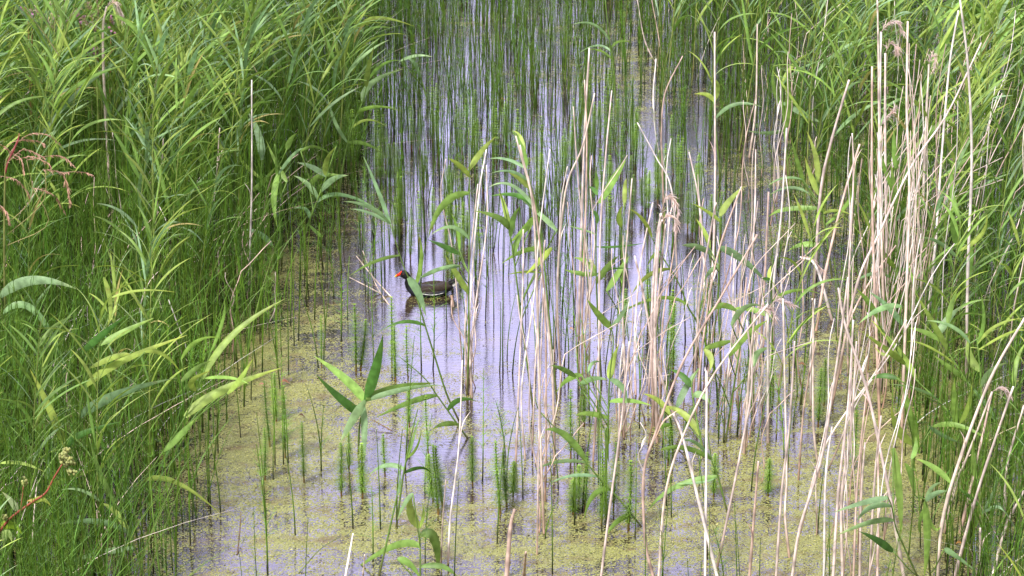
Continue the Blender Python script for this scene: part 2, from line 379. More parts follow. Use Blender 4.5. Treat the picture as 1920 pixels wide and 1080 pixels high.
TR = """
1020 1000,1012 780,1002 420,975 272;6
1040 860,1035 690,1020 540,1004 400,967 255;6
1022 940,1024 810,1022 590,1008 420,990 330;5
967 868,972 740,980 540,981 430;5
985 862,978 730,1001 560,1012 430,1031 280;4
1007 1040,1010 840,1013 700,1019 540;4
998 850,1003 700,1012 560,1022 450;4
1085 640,1087 540,1090 430,1096 250,1105 90;6
1092 700,1092 560,1098 400,1100 250,1096 150;5
1104 720,1105 540,1085 350,1075 200;4
1112 865,1122 690,1125 450,1135 300,1147 170;5
1052 720,1045 540,1060 360,1092 275,1115 175;5
1040 660,1048 480,1052 380,1064 312;4
1277 812,1250 740,1225 650,1205 545,1190 480;7
1345 1082,1310 940,1280 820,1262 775;8
1225 1082,1210 1015,1207 890,1230 810,1280 680,1350 560,1420 440;7
1235 1085,1247 930,1280 820,1340 700,1440 570;6
1245 420,1242 310,1240 250,1247 175,1280 105;4
1270 520,1260 360,1230 295,1195 230;4
1240 330,1225 200,1230 110;4
1237 130,1210 80,1195 0;3
1245 140,1235 70,1222 0;3
885 745,880 600,897 375,912 280;5
882 740,888 600,912 430,912 310;4
876 735,872 620,880 500,896 345;4
868 700,850 480,827 370,836 298;3
840 1055,845 965,860 840,867 675;5
827 1055,830 980,836 900;4
1127 1082,1145 940,1167 775,1180 640;6
950 1082,957 990,965 955;11
982 1085,986 1035;8
647 1085,662 1000;6
680 1085,684 1040;4
1345 1062,1365 965,1390 840,1410 715,1400 600;6
1480 1045,1472 965,1475 890,1472 740,1468 560;6
1537 895,1525 790,1525 590,1523 560;6
1485 1085,1500 990,1540 860,1560 740,1575 640,1590 520;7
1695 1085,1675 965,1655 865,1625 730,1585 610,1572 540;8
1757 1085,1765 990,1790 890,1855 715,1925 590;9
1770 1000,1795 900,1810 865,1860 735;7
1790 1085,1810 1005,1840 900,1900 725;8
1885 985,1887 880,1920 760;7
1860 1085,1885 990,1920 920;8
1838 1082,1838 990;6
1405 1085,1422 865;7
1322 1085,1325 740,1322 690;6
1455 1085,1466 920,1480 800,1490 640;6
1810 760,1815 500,1822 300,1815 125,1800 0;7
1725 700,1750 500,1765 300,1780 125,1797 20;6
1560 760,1605 540,1645 445,1710 310,1775 215,1840 80;6
1660 700,1650 325,1647 100,1645 0;6
1690 830,1700 540,1705 350,1700 200,1702 40;7
1650 800,1640 540,1635 350,1635 125;7
1525 560,1530 480,1540 350,1560 260,1592 150;8
1530 620,1550 500,1580 375,1612 270;7
1590 700,1590 560,1600 340,1598 250;5
1330 600,1340 400,1340 60;6
1405 295,1417 200,1420 45;5
1405 545,1415 400,1417 280;5
1450 640,1450 540,1465 400,1475 240;6
1427 640,1435 500,1441 360;6
1375 640,1375 540,1382 360;5
1325 545,1355 450,1385 360;5
1320 560,1320 500,1310 375,1292 285;5
1410 720,1422 600,1430 520;6
1575 700,1590 610,1630 530,1680 460;5
1500 1000,1545 840,1640 700,1700 600;5
465 560,468 480,472 350,472 150;5
180 432,235 372,312 290;6
340 365,378 442;4
282 378,350 355,428 344;4
375 720,345 640,316 562;4
180 180,172 100,160 40;4
314 180,308 100,302 0;4
375 172,360 90,355 40;4
198 320,199 210,194 60;5
205 290,212 240;4
60 480,62 420,61 340;5
268 225,265 180;4
440 250,460 190,475 140;4
385 460,402 370,412 240;4
245 720,258 600,272 540;4
82 600,86 520;4
130 830,124 720,130 690;4
55 1080,65 950,70 900;4
194 1090,188 1020,180 957;12
126 975,125 925;5
850 575,856 610,862 660;5
1010 650,1000 590,992 550;4
1305 780,1318 640,1345 480,1390 350;5
1300 740,1312 560,1333 430,1343 380;5
1215 760,1222 640,1232 520,1238 400;5
1223 800,1228 640,1240 500,1248 420;5
1240 720,1243 600,1262 480,1272 400;4
1192 740,1190 640,1200 500,1224 380;5
1170 820,1172 700,1168 560,1185 335;5
1160 830,1163 690,1180 560;4
1357 820,1366 690,1380 560;5
1368 800,1385 650,1400 520;5
1520 760,1520 650,1528 560;5
1497 900,1508 760,1530 640;5
1562 1085,1572 920,1590 760,1600 600;7
1580 1085,1578 930,1596 800,1606 640;7
1612 1085,1615 930,1622 830;6
1630 1085,1640 900,1652 780;6
1600 1085,1608 900,1628 700;5
1645 1085,1647 940,1645 800;6
1545 1085,1548 900,1560 800;6
"""
PLUMES = {(1645, 0): None}
for line in TR.strip().splitlines():
    a_, b_ = line.split(';'); pts = [tuple(map(float, q.split())) for q in a_.split(',')]
    ph = None
    if pts[-1] == (965, 955): ph = 'thick white snapped stub with a bent top at the bottom edge'
    if pts[-1] == (180, 957): ph = 'thick pale mauve stick poking up at the lower left'
    stalk(pts, float(b_) * .7, rnd.uniform(-.25, .25), phrase=ph)
# the ones that carry a plume
for pts, pl, ph in [
    ([(1645, 640), (1648, 300), (1652, 60)], [(1665, 45), (1682, 42), (1693, 62)], 'dead reed with a curled pink plume at upper right'),
    ([(1665, 600), (1660, 300), (1660, 100)], [(1668, 82), (1680, 88), (1682, 98)], 'dead reed with small plume just below the curled one'),
    ([(1725, 560), (1735, 260), (1742, 120)], [(1748, 105), (1755, 112), (1750, 135)], 'dead reed with tufted plume near the upper right plumes'),
    ([(1645, 560), (1650, 330), (1652, 236)], [(1662, 222), (1672, 212), (1680, 200)], 'dead reed whose plume nods right beside the thick bunch'),
    ([(1225, 800), (1222, 600), (1232, 450), (1240, 400)], [(1248, 372), (1262, 372), (1271, 400)], 'dead reed with upper of the twin drooping plumes'),
    ([(1232, 830), (1228, 600), (1236, 440), (1242, 412)], [(1252, 404), (1266, 412), (1268, 434)], 'dead reed with lower of the twin drooping plumes'),
    ([(1395, 850), (1405, 700), (1415, 590)], [(1432, 580), (1446, 582), (1456, 606)], 'dead reed with pale nodding plume right of centre'),
    ([(1440, 830), (1440, 700), (1440, 590)], [(1452, 564), (1470, 566), (1492, 574)], 'dead reed with thin plume arching right of the nodding one'),
    ([(1800, 1000), (1835, 850), (1860, 735)], [(1872, 728), (1882, 730), (1893, 742)], 'dead reed with short mauve plume in the lower right'),
    ([(1560, 600), (1530, 500), (1500, 482)], [(1520, 486), (1540, 505), (1556, 530)], 'bent dead stalk with frayed tip over the right pool'),
    ([(210, 420), (197, 200), (193, 60), (200, 12)], [(212, 4), (224, 18), (231, 42)], 'dead reed with beige plume at the top left'),
]:
    stalk(pts, 5, rnd.uniform(-.15, .15), plume=pl, phrase=ph, sheath=False)

# ------------------------------------------------------------------ green reeds traced from the photograph
def tint_cols(base, n, tipy=True):
    base = vary(base, .12); return [lerp(base, (base[0] * 1.5, base[1] * 1.15, base[2] * .8), (.5 * max(0, (i / (n - 1) - .75) * 4)) if tipy else 0) for i in range(n)]
def leaf_mb(mb, A, Mid, T, wd, col, tilt):
    ctrl = Mid * 2 - (A + T) * .5; n = 12; pts = []; 
    for i in range(n):
        u = i / (n - 1); pts.append(A * (1 - u) ** 2 + ctrl * 2 * u * (1 - u) + T * u * u)
    wid = []; sd_ = []
    for i in range(n):
        u = i / (n - 1)
        prof = min(1, (u + .09) / .28) ** .75 * (1 - max(0, (u - .3) / .7) ** 1.7) + .02
        wid.append(wd * prof)
        t = (pts[min(i + 1, n - 1)] - pts[max(i - 1, 0)]).normalized(); v = (pts[i] - EYE).normalized()
        sv = t.cross(v).normalized(); q = Matrix.Rotation(tilt + .5 * (u - .5), 3, t); sd_.append((q @ sv).normalized())
    mb.strip(pts, wid, sd_, tint_cols(col, n), .16)
CK = {'y': 'yellow green', 'm': 'mid green', 'b': 'blue green', 'd': 'dark green'}
def green_reed(stem_px, leaves, wpx=4.5, lean=0.0, phrase=None, scol=(.13, .22, .05)):
    B = ground(*stem_px[0]); n = len(stem_px)
    P = [B] + [on_depth(a_, b_, B.y + lean * i / (n - 1)) for i, (a_, b_) in enumerate(stem_px) if i]
    path = smooth_path(P, max(14, 5 * n)); s_ = px_size(B)
    o = empty('green_reed', B, 'x', 'green reed', 'green reeds standing in the marsh')
    mb = MB(); m = len(path); under = B - (path[1] - B).normalized() * .06
    mb.tube([under] + path, [s_ * wpx * .5 * (1 - .6 * i / m) for i in range(m + 1)],
            [lerp((.10, .07, .04), scol, min(1, i / m * 4)) if i % 4 else tuple(c * .8 for c in scol) for i in range(m + 1)], 6)
    ppx = [(960 + FPX * p.x / (p - EYE).dot(FW), 540 - FPX * (p - EYE).dot(UP) / (p - EYE).dot(FW), p) for p in path]
    for L in leaves:
        a0, a1, b0, b1, c0, c1, wd, key = L
        q = min(ppx, key=lambda e: (e[0] - a0) ** 2 + (e[1] - a1) ** 2); dist = math.hypot(q[0] - a0, q[1] - a1)
        A = q[2]
        if dist > 14:      # a side shoot carries this leaf
            low = min(ppx, key=lambda e: abs(e[1] - (a1 + dist * 1.4 + 10)))[2]
            A = on_depth(a0, a1, B.y + rnd.uniform(-.15, .15))
            mid_ = low.lerp(A, .5) + Vector(((low.x - A.x) * .12, 0, -.02))
            sb = MB(); sb.tube(smooth_path([low, mid_, A], 8), s_ * wpx * .28, scol, 4); part('shoot', sb.mesh('shoot', M_STEM, origin=B), o)
        dy = rnd.uniform(-.14, .14)
        Mp = on_depth(b0, b1, A.y + dy * .5); T = on_depth(c0, c1, A.y + dy)
        tilt = rnd.uniform(-.6, .6); lb = MB()
        leaf_mb(lb, A, Mp, T, wd * s_ / math.cos(tilt) * .8, GREENS[CK[key]], tilt)
        part('leaf', lb.mesh('leaf', M_LEAF, origin=B), o)
    part('stem', mb.mesh('stem', M_STEM, origin=B), o)
    mid = stem_px[len(stem_px) // 2]
    pend(o, phrase or f'green reed with {len(leaves)} long blades {near(*mid)}', mid[0])
GR = """
star-shaped young reed with broad radiating leaves left of centre|672 850,674 800,680 770,687 748|683 750 706 688 718 628 24 d;680 752 648 712 588 667 22 m;668 775 640 748 592 702 20 d;690 750 745 728 815 718 19 m;692 752 760 730 830 722 12 b;690 752 660 790 638 830 20 b;690 765 683 815 681 882 15 b
fallen slanting green reed just right of the star-shaped one|877 822,858 796,820 742,795 708,748 668|820 742 768 755 703 784 14 m;841 766 862 750 893 752 12 d;856 797 832 795 810 806 12 m
tall bent reed whose broad leaf crosses in front of the moorhen|862 792,838 740,815 668,797 610,777 545,757 500,732 420|732 420 706 350 681 292 9 b;730 412 690 388 642 378 9 b;728 410 690 398 655 392 7 b;797 610 755 603 712 622 8 d;768 517 784 548 799 594 19 b;788 535 789 490 786 440 10 m;790 520 830 503 868 497 9 b;755 480 700 492 655 518 8 m
upright reed with a V of two bright leaves at its tip|876 740,879 640,879 540,880 420,880 330,879 240|880 330 862 312 841 297 13 y;880 322 905 282 930 256 13 y;875 358 832 385 803 447 17 m;870 440 845 425 806 442 9 b;860 475 830 460 803 450 12 d;861 468 857 430 846 400 9 m;862 500 835 502 800 516 10 b;875 545 855 512 834 478 14 y
|1045 760,1030 600,1012 420,990 330,962 245|986 322 978 280 960 242 14 m;983 300 978 262 962 245 10 y;982 322 950 298 915 298 7 b;990 340 960 322 920 325 7 b;995 355 975 335 947 318 13 y;1003 395 962 348 915 352 8 b;1003 395 975 368 918 368 13 d;1044 432 1012 400 975 372 11 b
|1000 770,978 600,960 460,946 390,936 355|965 435 935 408 888 395 15 m;953 430 947 390 935 355 12 y;955 440 963 410 975 388 13 m;1005 405 985 430 955 455 16 m;955 480 968 455 985 430 14 m;1025 470 985 470 940 495 12 m;1035 465 1012 490 985 515 14 y;1015 512 985 510 950 515 6 y
|1128 720,1122 620,1118 515,1118 440,1122 380|1132 385 1150 335 1173 300 18 m;1120 365 1112 354 1103 350 10 d;1125 420 1117 402 1106 392 10 d;1120 357 1119 335 1117 318 9 m;1120 460 1165 462 1210 455 5 d;1118 440 1090 430 1065 424 5 b;1118 518 1097 490 1075 483 12 m;1115 522 1085 512 1058 505 12 m;1118 510 1110 495 1105 485 10 y;1120 530 1140 500 1160 480 14 m;1125 508 1150 504 1190 505 5 d
|1172 620,1168 520,1166 430,1172 380|1166 427 1161 405 1168 385 12 y;1170 385 1172 350 1175 335 10 y;1137 545 1158 512 1180 480 15 m
|1340 690,1310 610,1290 575,1272 530,1238 475,1222 445|1222 445 1205 412 1181 392 9 y;1255 505 1215 518 1185 552 11 y;1238 475 1225 480 1215 498 8 m;1290 575 1230 560 1145 597 9 m
|1352 700,1347 560,1349 480,1350 405|1350 405 1366 378 1396 348 15 y;1348 463 1394 490 1446 538 16 b;1332 477 1305 463 1278 460 14 b;1331 465 1320 435 1305 410 11 y;1347 500 1330 510 1320 530 10 b;1350 420 1330 400 1300 382 9 y
|1450 740,1448 620,1447 533,1450 480|1447 533 1442 515 1446 498 12 y;1450 530 1438 523 1428 522 8 d;1448 560 1490 545 1540 552 8 m;1446 600 1400 578 1370 583 12 m
|1360 830,1375 730,1390 640,1400 590|1380 583 1350 574 1325 592 14 m;1372 610 1398 577 1432 575 12 b;1367 667 1398 630 1440 600 16 m;1412 687 1420 663 1447 651 16 b;1370 640 1335 650 1318 655 14 m;1320 655 1333 673 1330 697 14 y
|1320 850,1305 780,1297 720,1310 690|1293 722 1277 702 1257 693 15 d;1268 765 1286 725 1312 690 17 b;1312 815 1280 775 1240 762 16 y;1297 740 1315 740 1335 760 17 b;1300 760 1290 790 1278 820 15 b
leaning reed with a broad blade below the pale stalk bunch|1202 987,1160 935,1125 898,1100 868,1075 835,1015 775,1003 745|1100 872 1048 866 1000 882 9 b;1120 894 1072 892 1028 908 8 b;1140 922 1112 930 1095 975 13 m;1185 977 1158 978 1133 1010 13 m;1100 866 1058 815 1020 807 17 m
|1135 910,1140 800,1143 710,1150 640,1142 600|1090 703 1063 712 1042 737 13 m;1080 707 1055 692 1033 685 12 m;1086 721 1112 710 1140 712 13 b;1103 697 1112 680 1128 680 8 b;1143 620 1122 590 1100 560 16 m;1143 610 1165 590 1180 560 10 b;1145 710 1150 678 1161 645 16 y;1142 755 1178 750 1222 760 12 m;1150 712 1168 728 1174 760 14 b;1128 785 1102 775 1078 780 12 m;1140 800 1138 830 1142 870 10 m
|1262 860,1258 790,1245 770|1262 782 1236 754 1205 738 14 y;1258 800 1240 800 1225 815 10 m
|1365 965,1345 890,1335 865,1325 800|1342 890 1262 915 1212 962 13 m;1335 865 1280 840 1232 846 13 m;1345 892 1310 905 1262 905 7 b;1335 862 1300 828 1270 832 8 b
young plant with a folded leaf at the bottom edge|788 1092,788 1040,787 989|787 989 770 955 774 925 20 y;774 925 758 945 745 975 10 b;789 988 794 965 792 946 8 y;785 1000 816 1010 821 1080 25 m;785 1028 735 1025 652 1080 17 m;745 1048 768 1058 790 1088 16 m;788 1060 830 1062 858 1084 14 m
|743 990,752 920,760 870,775 800,784 765|755 880 722 872 690 893 11 b;757 885 790 878 810 890 8 d;760 870 775 820 786 782 7 m;765 860 782 838 790 800 6 m
|709 1086,735 973,748 910,752 868|740 935 750 900 744 868 5 b
|190 1020,228 950,264 909,307 845,345 785,370 730,385 700|307 845 338 815 366 785 15 m;346 783 410 735 530 689 23 y;267 908 330 905 416 966 12 y;384 710 435 628 535 560 16 y;395 660 418 600 420 560 8 m;340 715 370 690 396 677 11 m;426 738 450 710 474 673 12 y;340 674 370 640 413 633 9 m;385 712 430 708 470 722 8 m;370 735 360 715 395 695 14 y
|150 1010,160 850,150 777,165 700,190 640,202 600,205 560|150 777 215 742 328 709 22 b;171 727 222 680 352 628 18 y;272 660 305 664 338 697 10 y;190 652 232 622 289 596 15 m;195 520 207 570 202 612 11 y;202 610 216 575 228 528 6 y;155 660 192 628 240 590 16 d;178 690 215 668 245 664 14 y;205 560 260 545 330 548 6 y
|20 760,15 660,5 590,0 556|0 556 62 526 146 543 24 b;0 590 72 590 138 738 16 b;110 650 120 700 140 740 22 d;0 675 45 668 105 678 7 y;5 590 60 590 110 588 9 m
|128 1000,125 900,122 835,100 780|122 838 92 765 56 692 18 y;122 838 150 815 230 790 16 d;60 800 35 760 0 750 9 m;20 800 40 790 90 782 6 m
|275 1090,242 1000,225 960,188 900,168 822|244 1002 180 978 103 985 15 b;253 1026 178 1038 122 1058 14 b;190 941 150 918 111 920 7 b;203 950 186 880 168 822 11 m;242 998 214 960 188 944 15 y
|60 1010,75 950,84 905,88 860|94 919 132 895 180 880 14 y;84 905 90 865 101 810 14 b;0 868 40 868 84 885 9 y
|478 460,486 380,491 300|491 300 484 250 463 207 18 b;471 358 494 340 518 311 12 m;488 330 460 310 450 290 9 y;480 400 500 380 520 365 8 y
|528 500,525 420,522 330,515 270|538 341 520 308 499 263 11 m;520 322 513 375 520 427 14 m;529 291 524 345 530 381 12 m;538 280 546 262 557 250 12 m;523 330 550 290 570 278 8 b;511 460 484 436 454 431 12 b;522 445 517 480 505 520 14 m
|560 480,578 420,596 373,612 330,630 275|596 373 576 345 550 329 12 b;606 358 625 336 653 329 14 b;602 327 584 312 557 305 12 b;602 326 613 302 630 275 12 y;580 352 600 330 645 330 13 m;580 410 572 392 550 391 9 b;596 385 645 366 728 406 9 b;564 284 592 276 622 291 7 m;575 420 600 440 604 442 8 m
|636 380,645 300,660 240,680 190,690 150|668 216 695 202 742 202 9 m;642 270 628 230 614 180 9 b;677 189 698 155 757 129 14 b;685 160 692 125 702 85 12 y;668 215 702 200 758 210 7 m;660 275 684 270 717 287 9 m;690 150 720 120 752 114 7 m;665 240 690 225 725 238 6 y
|690 220,690 130,680 60,672 40|677 48 712 34 778 50 9 y;672 60 650 60 640 80 6 b;680 70 700 52 735 52 6 m;675 90 690 100 697 120 7 m
|805 200,790 150,780 118|752 114 780 104 812 107 7 b;790 150 770 110 745 120 7 b
|1560 520,1548 430,1537 368,1530 330|1537 340 1530 295 1512 245 13 y;1537 368 1521 330 1509 293 13 y;1507 343 1496 305 1482 254 11 m;1535 460 1502 458 1476 472 12 m;1530 396 1474 392 1440 408 11 m;1515 362 1478 352 1440 368 7 b;1505 337 1470 334 1440 348 6 b;1545 400 1570 395 1600 405 7 y;1560 420 1590 380 1590 350 9 m
|1690 640,1682 500,1680 405,1676 330|1680 405 1677 360 1670 303 14 m;1668 360 1660 320 1652 282 10 m;1679 315 1677 275 1676 240 12 m;1670 512 1657 478 1645 445 13 y;1680 500 1695 505 1712 504 9 d;1670 520 1632 514 1598 534 9 b
|1830 700,1815 600,1805 520,1798 470|1798 490 1760 455 1723 447 9 b;1800 465 1788 430 1785 405 14 m;1810 540 1820 480 1815 430 14 m;1800 410 1785 360 1788 300 12 m;1810 470 1840 440 1850 400 10 y
|1890 910,1800 800,1763 755,1713 707,1680 655,1650 610|1690 575 1650 580 1610 607 14 b;1693 610 1664 574 1627 545 13 b;1643 596 1630 570 1605 540 14 m;1713 707 1688 664 1632 598 16 y;1693 690 1666 658 1613 620 14 y;1682 710 1652 704 1624 715 12 d;1760 755 1720 730 1665 720 7 b;1680 660 1660 665 1640 650 10 y
|1900 880,1868 795,1830 740,1777 660,1740 600|1777 660 1752 612 1716 548 14 y;1760 643 1734 622 1704 615 12 m;1818 643 1784 612 1735 601 9 b;1763 626 1778 598 1803 574 18 b;1777 607 1784 573 1797 540 13 m;1805 710 1779 688 1749 665 12 m;1868 795 1850 760 1810 712 11 b;1790 680 1740 650 1700 640 6 y
|1845 900,1842 800,1838 700,1830 620|1838 700 1818 665 1818 626 18 y;1843 720 1860 695 1887 681 14 b;1838 640 1845 600 1838 545 9 m;1838 650 1870 610 1920 597 8 y;1840 660 1890 625 1925 620 6 y
|1712 960,1712 840,1706 800,1696 760|1743 800 1771 818 1805 832 10 b;1749 800 1798 798 1858 828 12 m;1707 838 1684 805 1671 762 19 y;1712 840 1714 804 1707 762 14 m;1696 807 1702 762 1693 718 14 m
|1805 920,1800 840,1796 760|1799 801 1791 762 1790 707 18 m;1800 800 1815 760 1822 720 12 y
|1745 1092,1738 1000,1735 940,1714 925,1709 860|1714 925 1705 885 1695 868 14 m;1709 860 1716 840 1717 818 12 m;1736 938 1748 914 1766 905 9 b;1738 940 1756 925 1778 921 12 b;1782 905 1750 876 1717 860 14 m;1738 940 1740 1010 1732 1086 18 m;1727 950 1724 980 1726 1002 8 m;1740 960 1752 990 1765 985 8 m;1770 1030 1790 1042 1835 1075 12 b
|1725 1092,1695 1025,1680 990,1672 950,1664 930|1661 936 1618 942 1560 962 13 b;1666 950 1632 952 1606 980 13 b;1676 980 1630 980 1567 1005 13 b;1675 1034 1645 1012 1610 996 16 d;1675 840 1686 930 1689 1010 18 m
|1850 1040,1840 960,1832 900,1828 850|1832 900 1826 868 1825 820 13 m;1850 960 1866 915 1868 880 7 b;1840 950 1815 930 1795 915 10 d;1845 960 1870 950 1890 970 8 b
|1910 900,1908 820,1900 700,1905 640|1900 730 1905 680 1925 640 12 m;1905 860 1915 820 1910 780 12 d
|1155 200,1150 120,1142 70,1135 0|1140 75 1110 45 1070 48 6 b;1145 100 1120 85 1085 100 5 b;1148 90 1160 78 1185 80 6 m;1145 110 1125 95 1100 95 5 m
|1350 330,1342 240,1338 190|1338 190 1325 178 1302 176 11 y;1338 190 1345 165 1342 150 12 y;1342 225 1380 195 1432 202 9 b
|1480 330,1470 240,1466 160,1458 100|1470 240 1440 250 1400 245 9 b;1475 250 1480 190 1472 100 16 m;1470 190 1510 215 1540 230 13 b;1500 245 1515 210 1542 206 7 b;1466 160 1490 120 1520 100 9 y;1470 200 1450 160 1455 110 9 m
|1840 160,1842 80,1840 20,1836 -10|1842 90 1858 130 1880 150 14 y;1840 60 1820 30 1805 40 9 m;1845 110 1830 70 1836 30 10 m
"""
for line in GR.strip().splitlines():
    ph, st, lv = line.split('|')
    sp = [tuple(map(float, q.split())) for q in st.split(',')]
    LV = [tuple([float(z) for z in q.split()[:7]] + [q.split()[7]]) for q in lv.split(';')]
    green_reed(sp, LV, 4.2, rnd.uniform(-.2, .2), ph or None)

# ------------------------------------------------------------------ mare's-tails and horsetails (one of each kind, then copies)
def mares_tail(r, h, wd):
    st, wh = MB(), MB()
    n = int(h / .0125); pts = [Vector((.01 * math.sin(i * .3) * i / 10, 0, -.03 + (h + .03) * i / 9)) for i in range(10)]
    st.tube(pts, [.0045 * (1 - .5 * i / 9) for i in range(10)], [lerp((.22, .05, .03), (.13, .24, .04), min(1, i / 3)) for i in range(10)], 5)
    for i in range(n):
        t = (i + 1) / n
        if t < .12: continue
        L = wd * .52 * (1 if t < .6 else 1 - .75 * ((t - .6) / .4) ** 1.3) * r.uniform(.65, 1.15)
        if r.random() < .07: continue
        z = h * t + r.uniform(-.003, .003); up = .15 + .9 * max(0, t - .6); x0 = .01 * math.sin(t * 2.7) * t * .9
        c = vary(lerp((.11, .21, .025), (.22, .36, .045), t), .15, r); ph = r.random() * 6
        for j in range(10):
            a_ = ph + j * 2 * math.pi / 10 + r.uniform(-.15, .15); d = Vector((math.cos(a_), math.sin(a_), up)); p = Vector((x0, 0, z))
            s_ = Vector((-math.sin(a_), math.cos(a_), 0)) * .0021
            e = p + d * L + Vector((0, 0, -L * .12))
            wh.quad(p - s_, p + s_, e + s_ * .3, e - s_ * .3, c)
    return st, wh
def horsetail(r, h, branchy=0, k=4, bend=.05):
    st, wh = MB(), MB(); n = 10 if not branchy else 9
    bx, by = r.uniform(-bend, bend), r.uniform(-bend, bend)
    pts = [Vector((bx * (i / n) ** 2, by * (i / n) ** 2, -.04 + (h + .04) * i / n)) for i in range(n + 1)]
    cols = []
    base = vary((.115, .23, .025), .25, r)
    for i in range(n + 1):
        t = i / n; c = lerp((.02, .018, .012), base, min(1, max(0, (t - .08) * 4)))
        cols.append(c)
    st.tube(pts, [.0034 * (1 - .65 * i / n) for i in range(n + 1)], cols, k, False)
    if branchy:
        for w_ in range(int(branchy)):
            t = .3 + .65 * (w_ + .5) / branchy; p = Vector((bx * t * t, by * t * t, -.04 + (h + .04) * t)); L = .075 * (1.1 - t) + .02
            for j in range(5):
                a_ = r.random() * 6.28; d = Vector((math.cos(a_), math.sin(a_), .9)); s_ = Vector((-math.sin(a_), math.cos(a_), 0)) * .0011
                e = p + d * L * r.uniform(.6, 1.1); wh.quad(p - s_, p + s_, e + s_ * .4, e - s_ * .4, vary((.12, .25, .035), .2, r))
    return st, wh
r2 = random.Random(3)
MT = []; 
for i in range(6):
    h = [.32, .40, .24, .46, .30, .38][i]; a_, b_ = mares_tail(r2, h, .062 + .006 * (i % 3))
    MT.append((h, a_.mesh('stem', M_STEM), b_.mesh('whorled_leaves', M_FINE, False)))
HT = []; HT_np = []
def raw(mb): return np.array([tuple(v) for v in mb.v]), mb.f, np.array(mb.c)
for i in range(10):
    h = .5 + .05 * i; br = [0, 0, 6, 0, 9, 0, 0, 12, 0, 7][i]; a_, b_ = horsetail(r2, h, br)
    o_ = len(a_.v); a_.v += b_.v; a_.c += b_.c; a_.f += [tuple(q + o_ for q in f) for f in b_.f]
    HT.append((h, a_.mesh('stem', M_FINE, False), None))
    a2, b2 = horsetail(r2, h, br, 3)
    V = np.array([tuple(v) for v in a2.v + b2.v]); off = len(a2.v)
    Fq = [f for f in a2.f] + [tuple(q + off for q in f) for f in b2.f]
    HT_np.append((V, np.array(Fq), np.array(a2.c + b2.c)))
SRC = {}
def copy_plant(kind, key, parts, loc, rz, sc, tilt=(0, 0)):
    """first use builds the thing, later uses copy it and each of its parts"""
    if (kind, key) not in SRC:
        o = bpy.data.objects.new(kind, None); COL.objects.link(o); o.empty_display_size = .05
        kids = [part(nm, me_, o) for nm, me_ in parts if me_]
        SRC[(kind, key)] = (o, kids)
    else:
        s0, k0 = SRC[(kind, key)]; o = s0.copy(); COL.objects.link(o)
        for c in k0:
            d = c.copy(); COL.objects.link(d); d.parent = o
    o.location = loc; o.rotation_euler = (tilt[0], tilt[1], rz); o.scale = sc
    return o
def tail_at(px, py, top, w_=1.0, lean=0, phrase=None, label=None):
    B = ground(px, py); s_ = px_size(B); h = (py - top) * s_ / math.cos(PITCH)
    i = rnd.randrange(6); k = h / MT[i][0]
    o = copy_plant('mares_tail', i, [('stem', MT[i][1]), ('whorled_leaves', MT[i][2])], B, rnd.uniform(0, 6.28), (w_, w_, k), (0, lean))
    o['category'] = 'water plant'; o['group'] = "mare's-tails rising from the pond"
    if label: o['label'] = label
    else: pend(o, phrase or f"bushy green mare's-tail {near(px, (py + top) / 2)}", px)
for q in """668 697 572 1.3 -.03;676 695 600 1.2 .1;735 690 560 1.1 .02;742 716 610 1 .03;765 710 612 .9 .0;506 838 715 1 .08;518 790 700 1 0;535 858 722 1 .02;
570 905 788 .8 .03;722 892 812 .9 .03;640 930 830 1 0;680 935 830 1.1 -.02;822 965 835 1.2 .12;812 940 850 1.1 .05;830 950 828 1.2 .1;886 912 815 1 .04;938 965 825 1.2 .06;950 950 840 1.1 .05;962 930 858 1 .15;
1075 965 898 1.1 0;1096 958 848 1.1 .02;1085 940 870 1 0;1128 985 842 1 0;1138 975 880 1.2 .05;1150 960 830 1 .04;1178 995 862 1.35 0;1338 932 850 1 0;1252 872 782 1.1 .02;1262 700 570 1.2 0;1258 655 545 1.1 0;1215 610 500 1 0;
1442 772 650 1.1 0;1440 930 860 1 0;1600 880 760 1 0;603 690 590 .7 0;497 900 800 .9 0;768 800 720 .8 0;803 850 742 .8 .02;655 880 810 .8 0;1070 860 730 1 0;1095 800 710 1 0;1534 800 690 1.1 .0;1545 760 670 1.1 0;1170 640 540 1.1 0;870 460 380 1 0;900 480 370 1 .02;862 500 420 1 0""".replace('\n', '').split(';'):
    v = [float(z) for z in q.split()]; tail_at(v[0], v[1], v[2], v[3], v[4])
# patches in the channel
r3 = random.Random(8)
PATCH = [(740, 330, 40, 9), (800, 260, 50, 10), (880, 300, 40, 8), (1010, 350, 45, 9), (940, 300, 35, 7), (1080, 280, 50, 8), (1190, 330, 50, 9),
         (1240, 360, 60, 10), (860, 470, 40, 7), (1130, 250, 40, 6), (760, 440, 40, 6), (1020, 450, 40, 6), (1180, 460, 50, 8), (690, 300, 40, 8), (1320, 420, 60, 8)]
for cx, cy, sp, n in PATCH:
    zone = 'between the left reeds and the pond middle' if cx < 850 else ('in the middle of the far channel' if cx < 1150 else 'at the right side of the far channel')
    for _ in range(n):
        x_, y_ = r3.gauss(cx, sp * .6), r3.gauss(cy, 32)
        tail_at(x_, y_, y_ - r3.uniform(55, 110), r3.uniform(.8, 1.1), r3.uniform(-.04, .04), label="slim mare's-tail standing in water " + zone)
def horse_at(px, py, h, label=None, sx=1.0, lean=0.0):
    B = ground(px, py); i = rnd.randrange(10); k = h / HT[i][0]
    o = copy_plant('horsetail', i, [('stem', HT[i][1]), ('branches', HT[i][2])], B, rnd.uniform(0, 6.28), (sx, sx, k), (rnd.uniform(-.03, .03), lean))
    o['category'] = 'horsetail'; o['group'] = 'horsetail stems standing in the water'
    if label: o['label'] = label
    else: pend(o, f'slender dark-footed horsetail {near(px, py - 40)}', px)
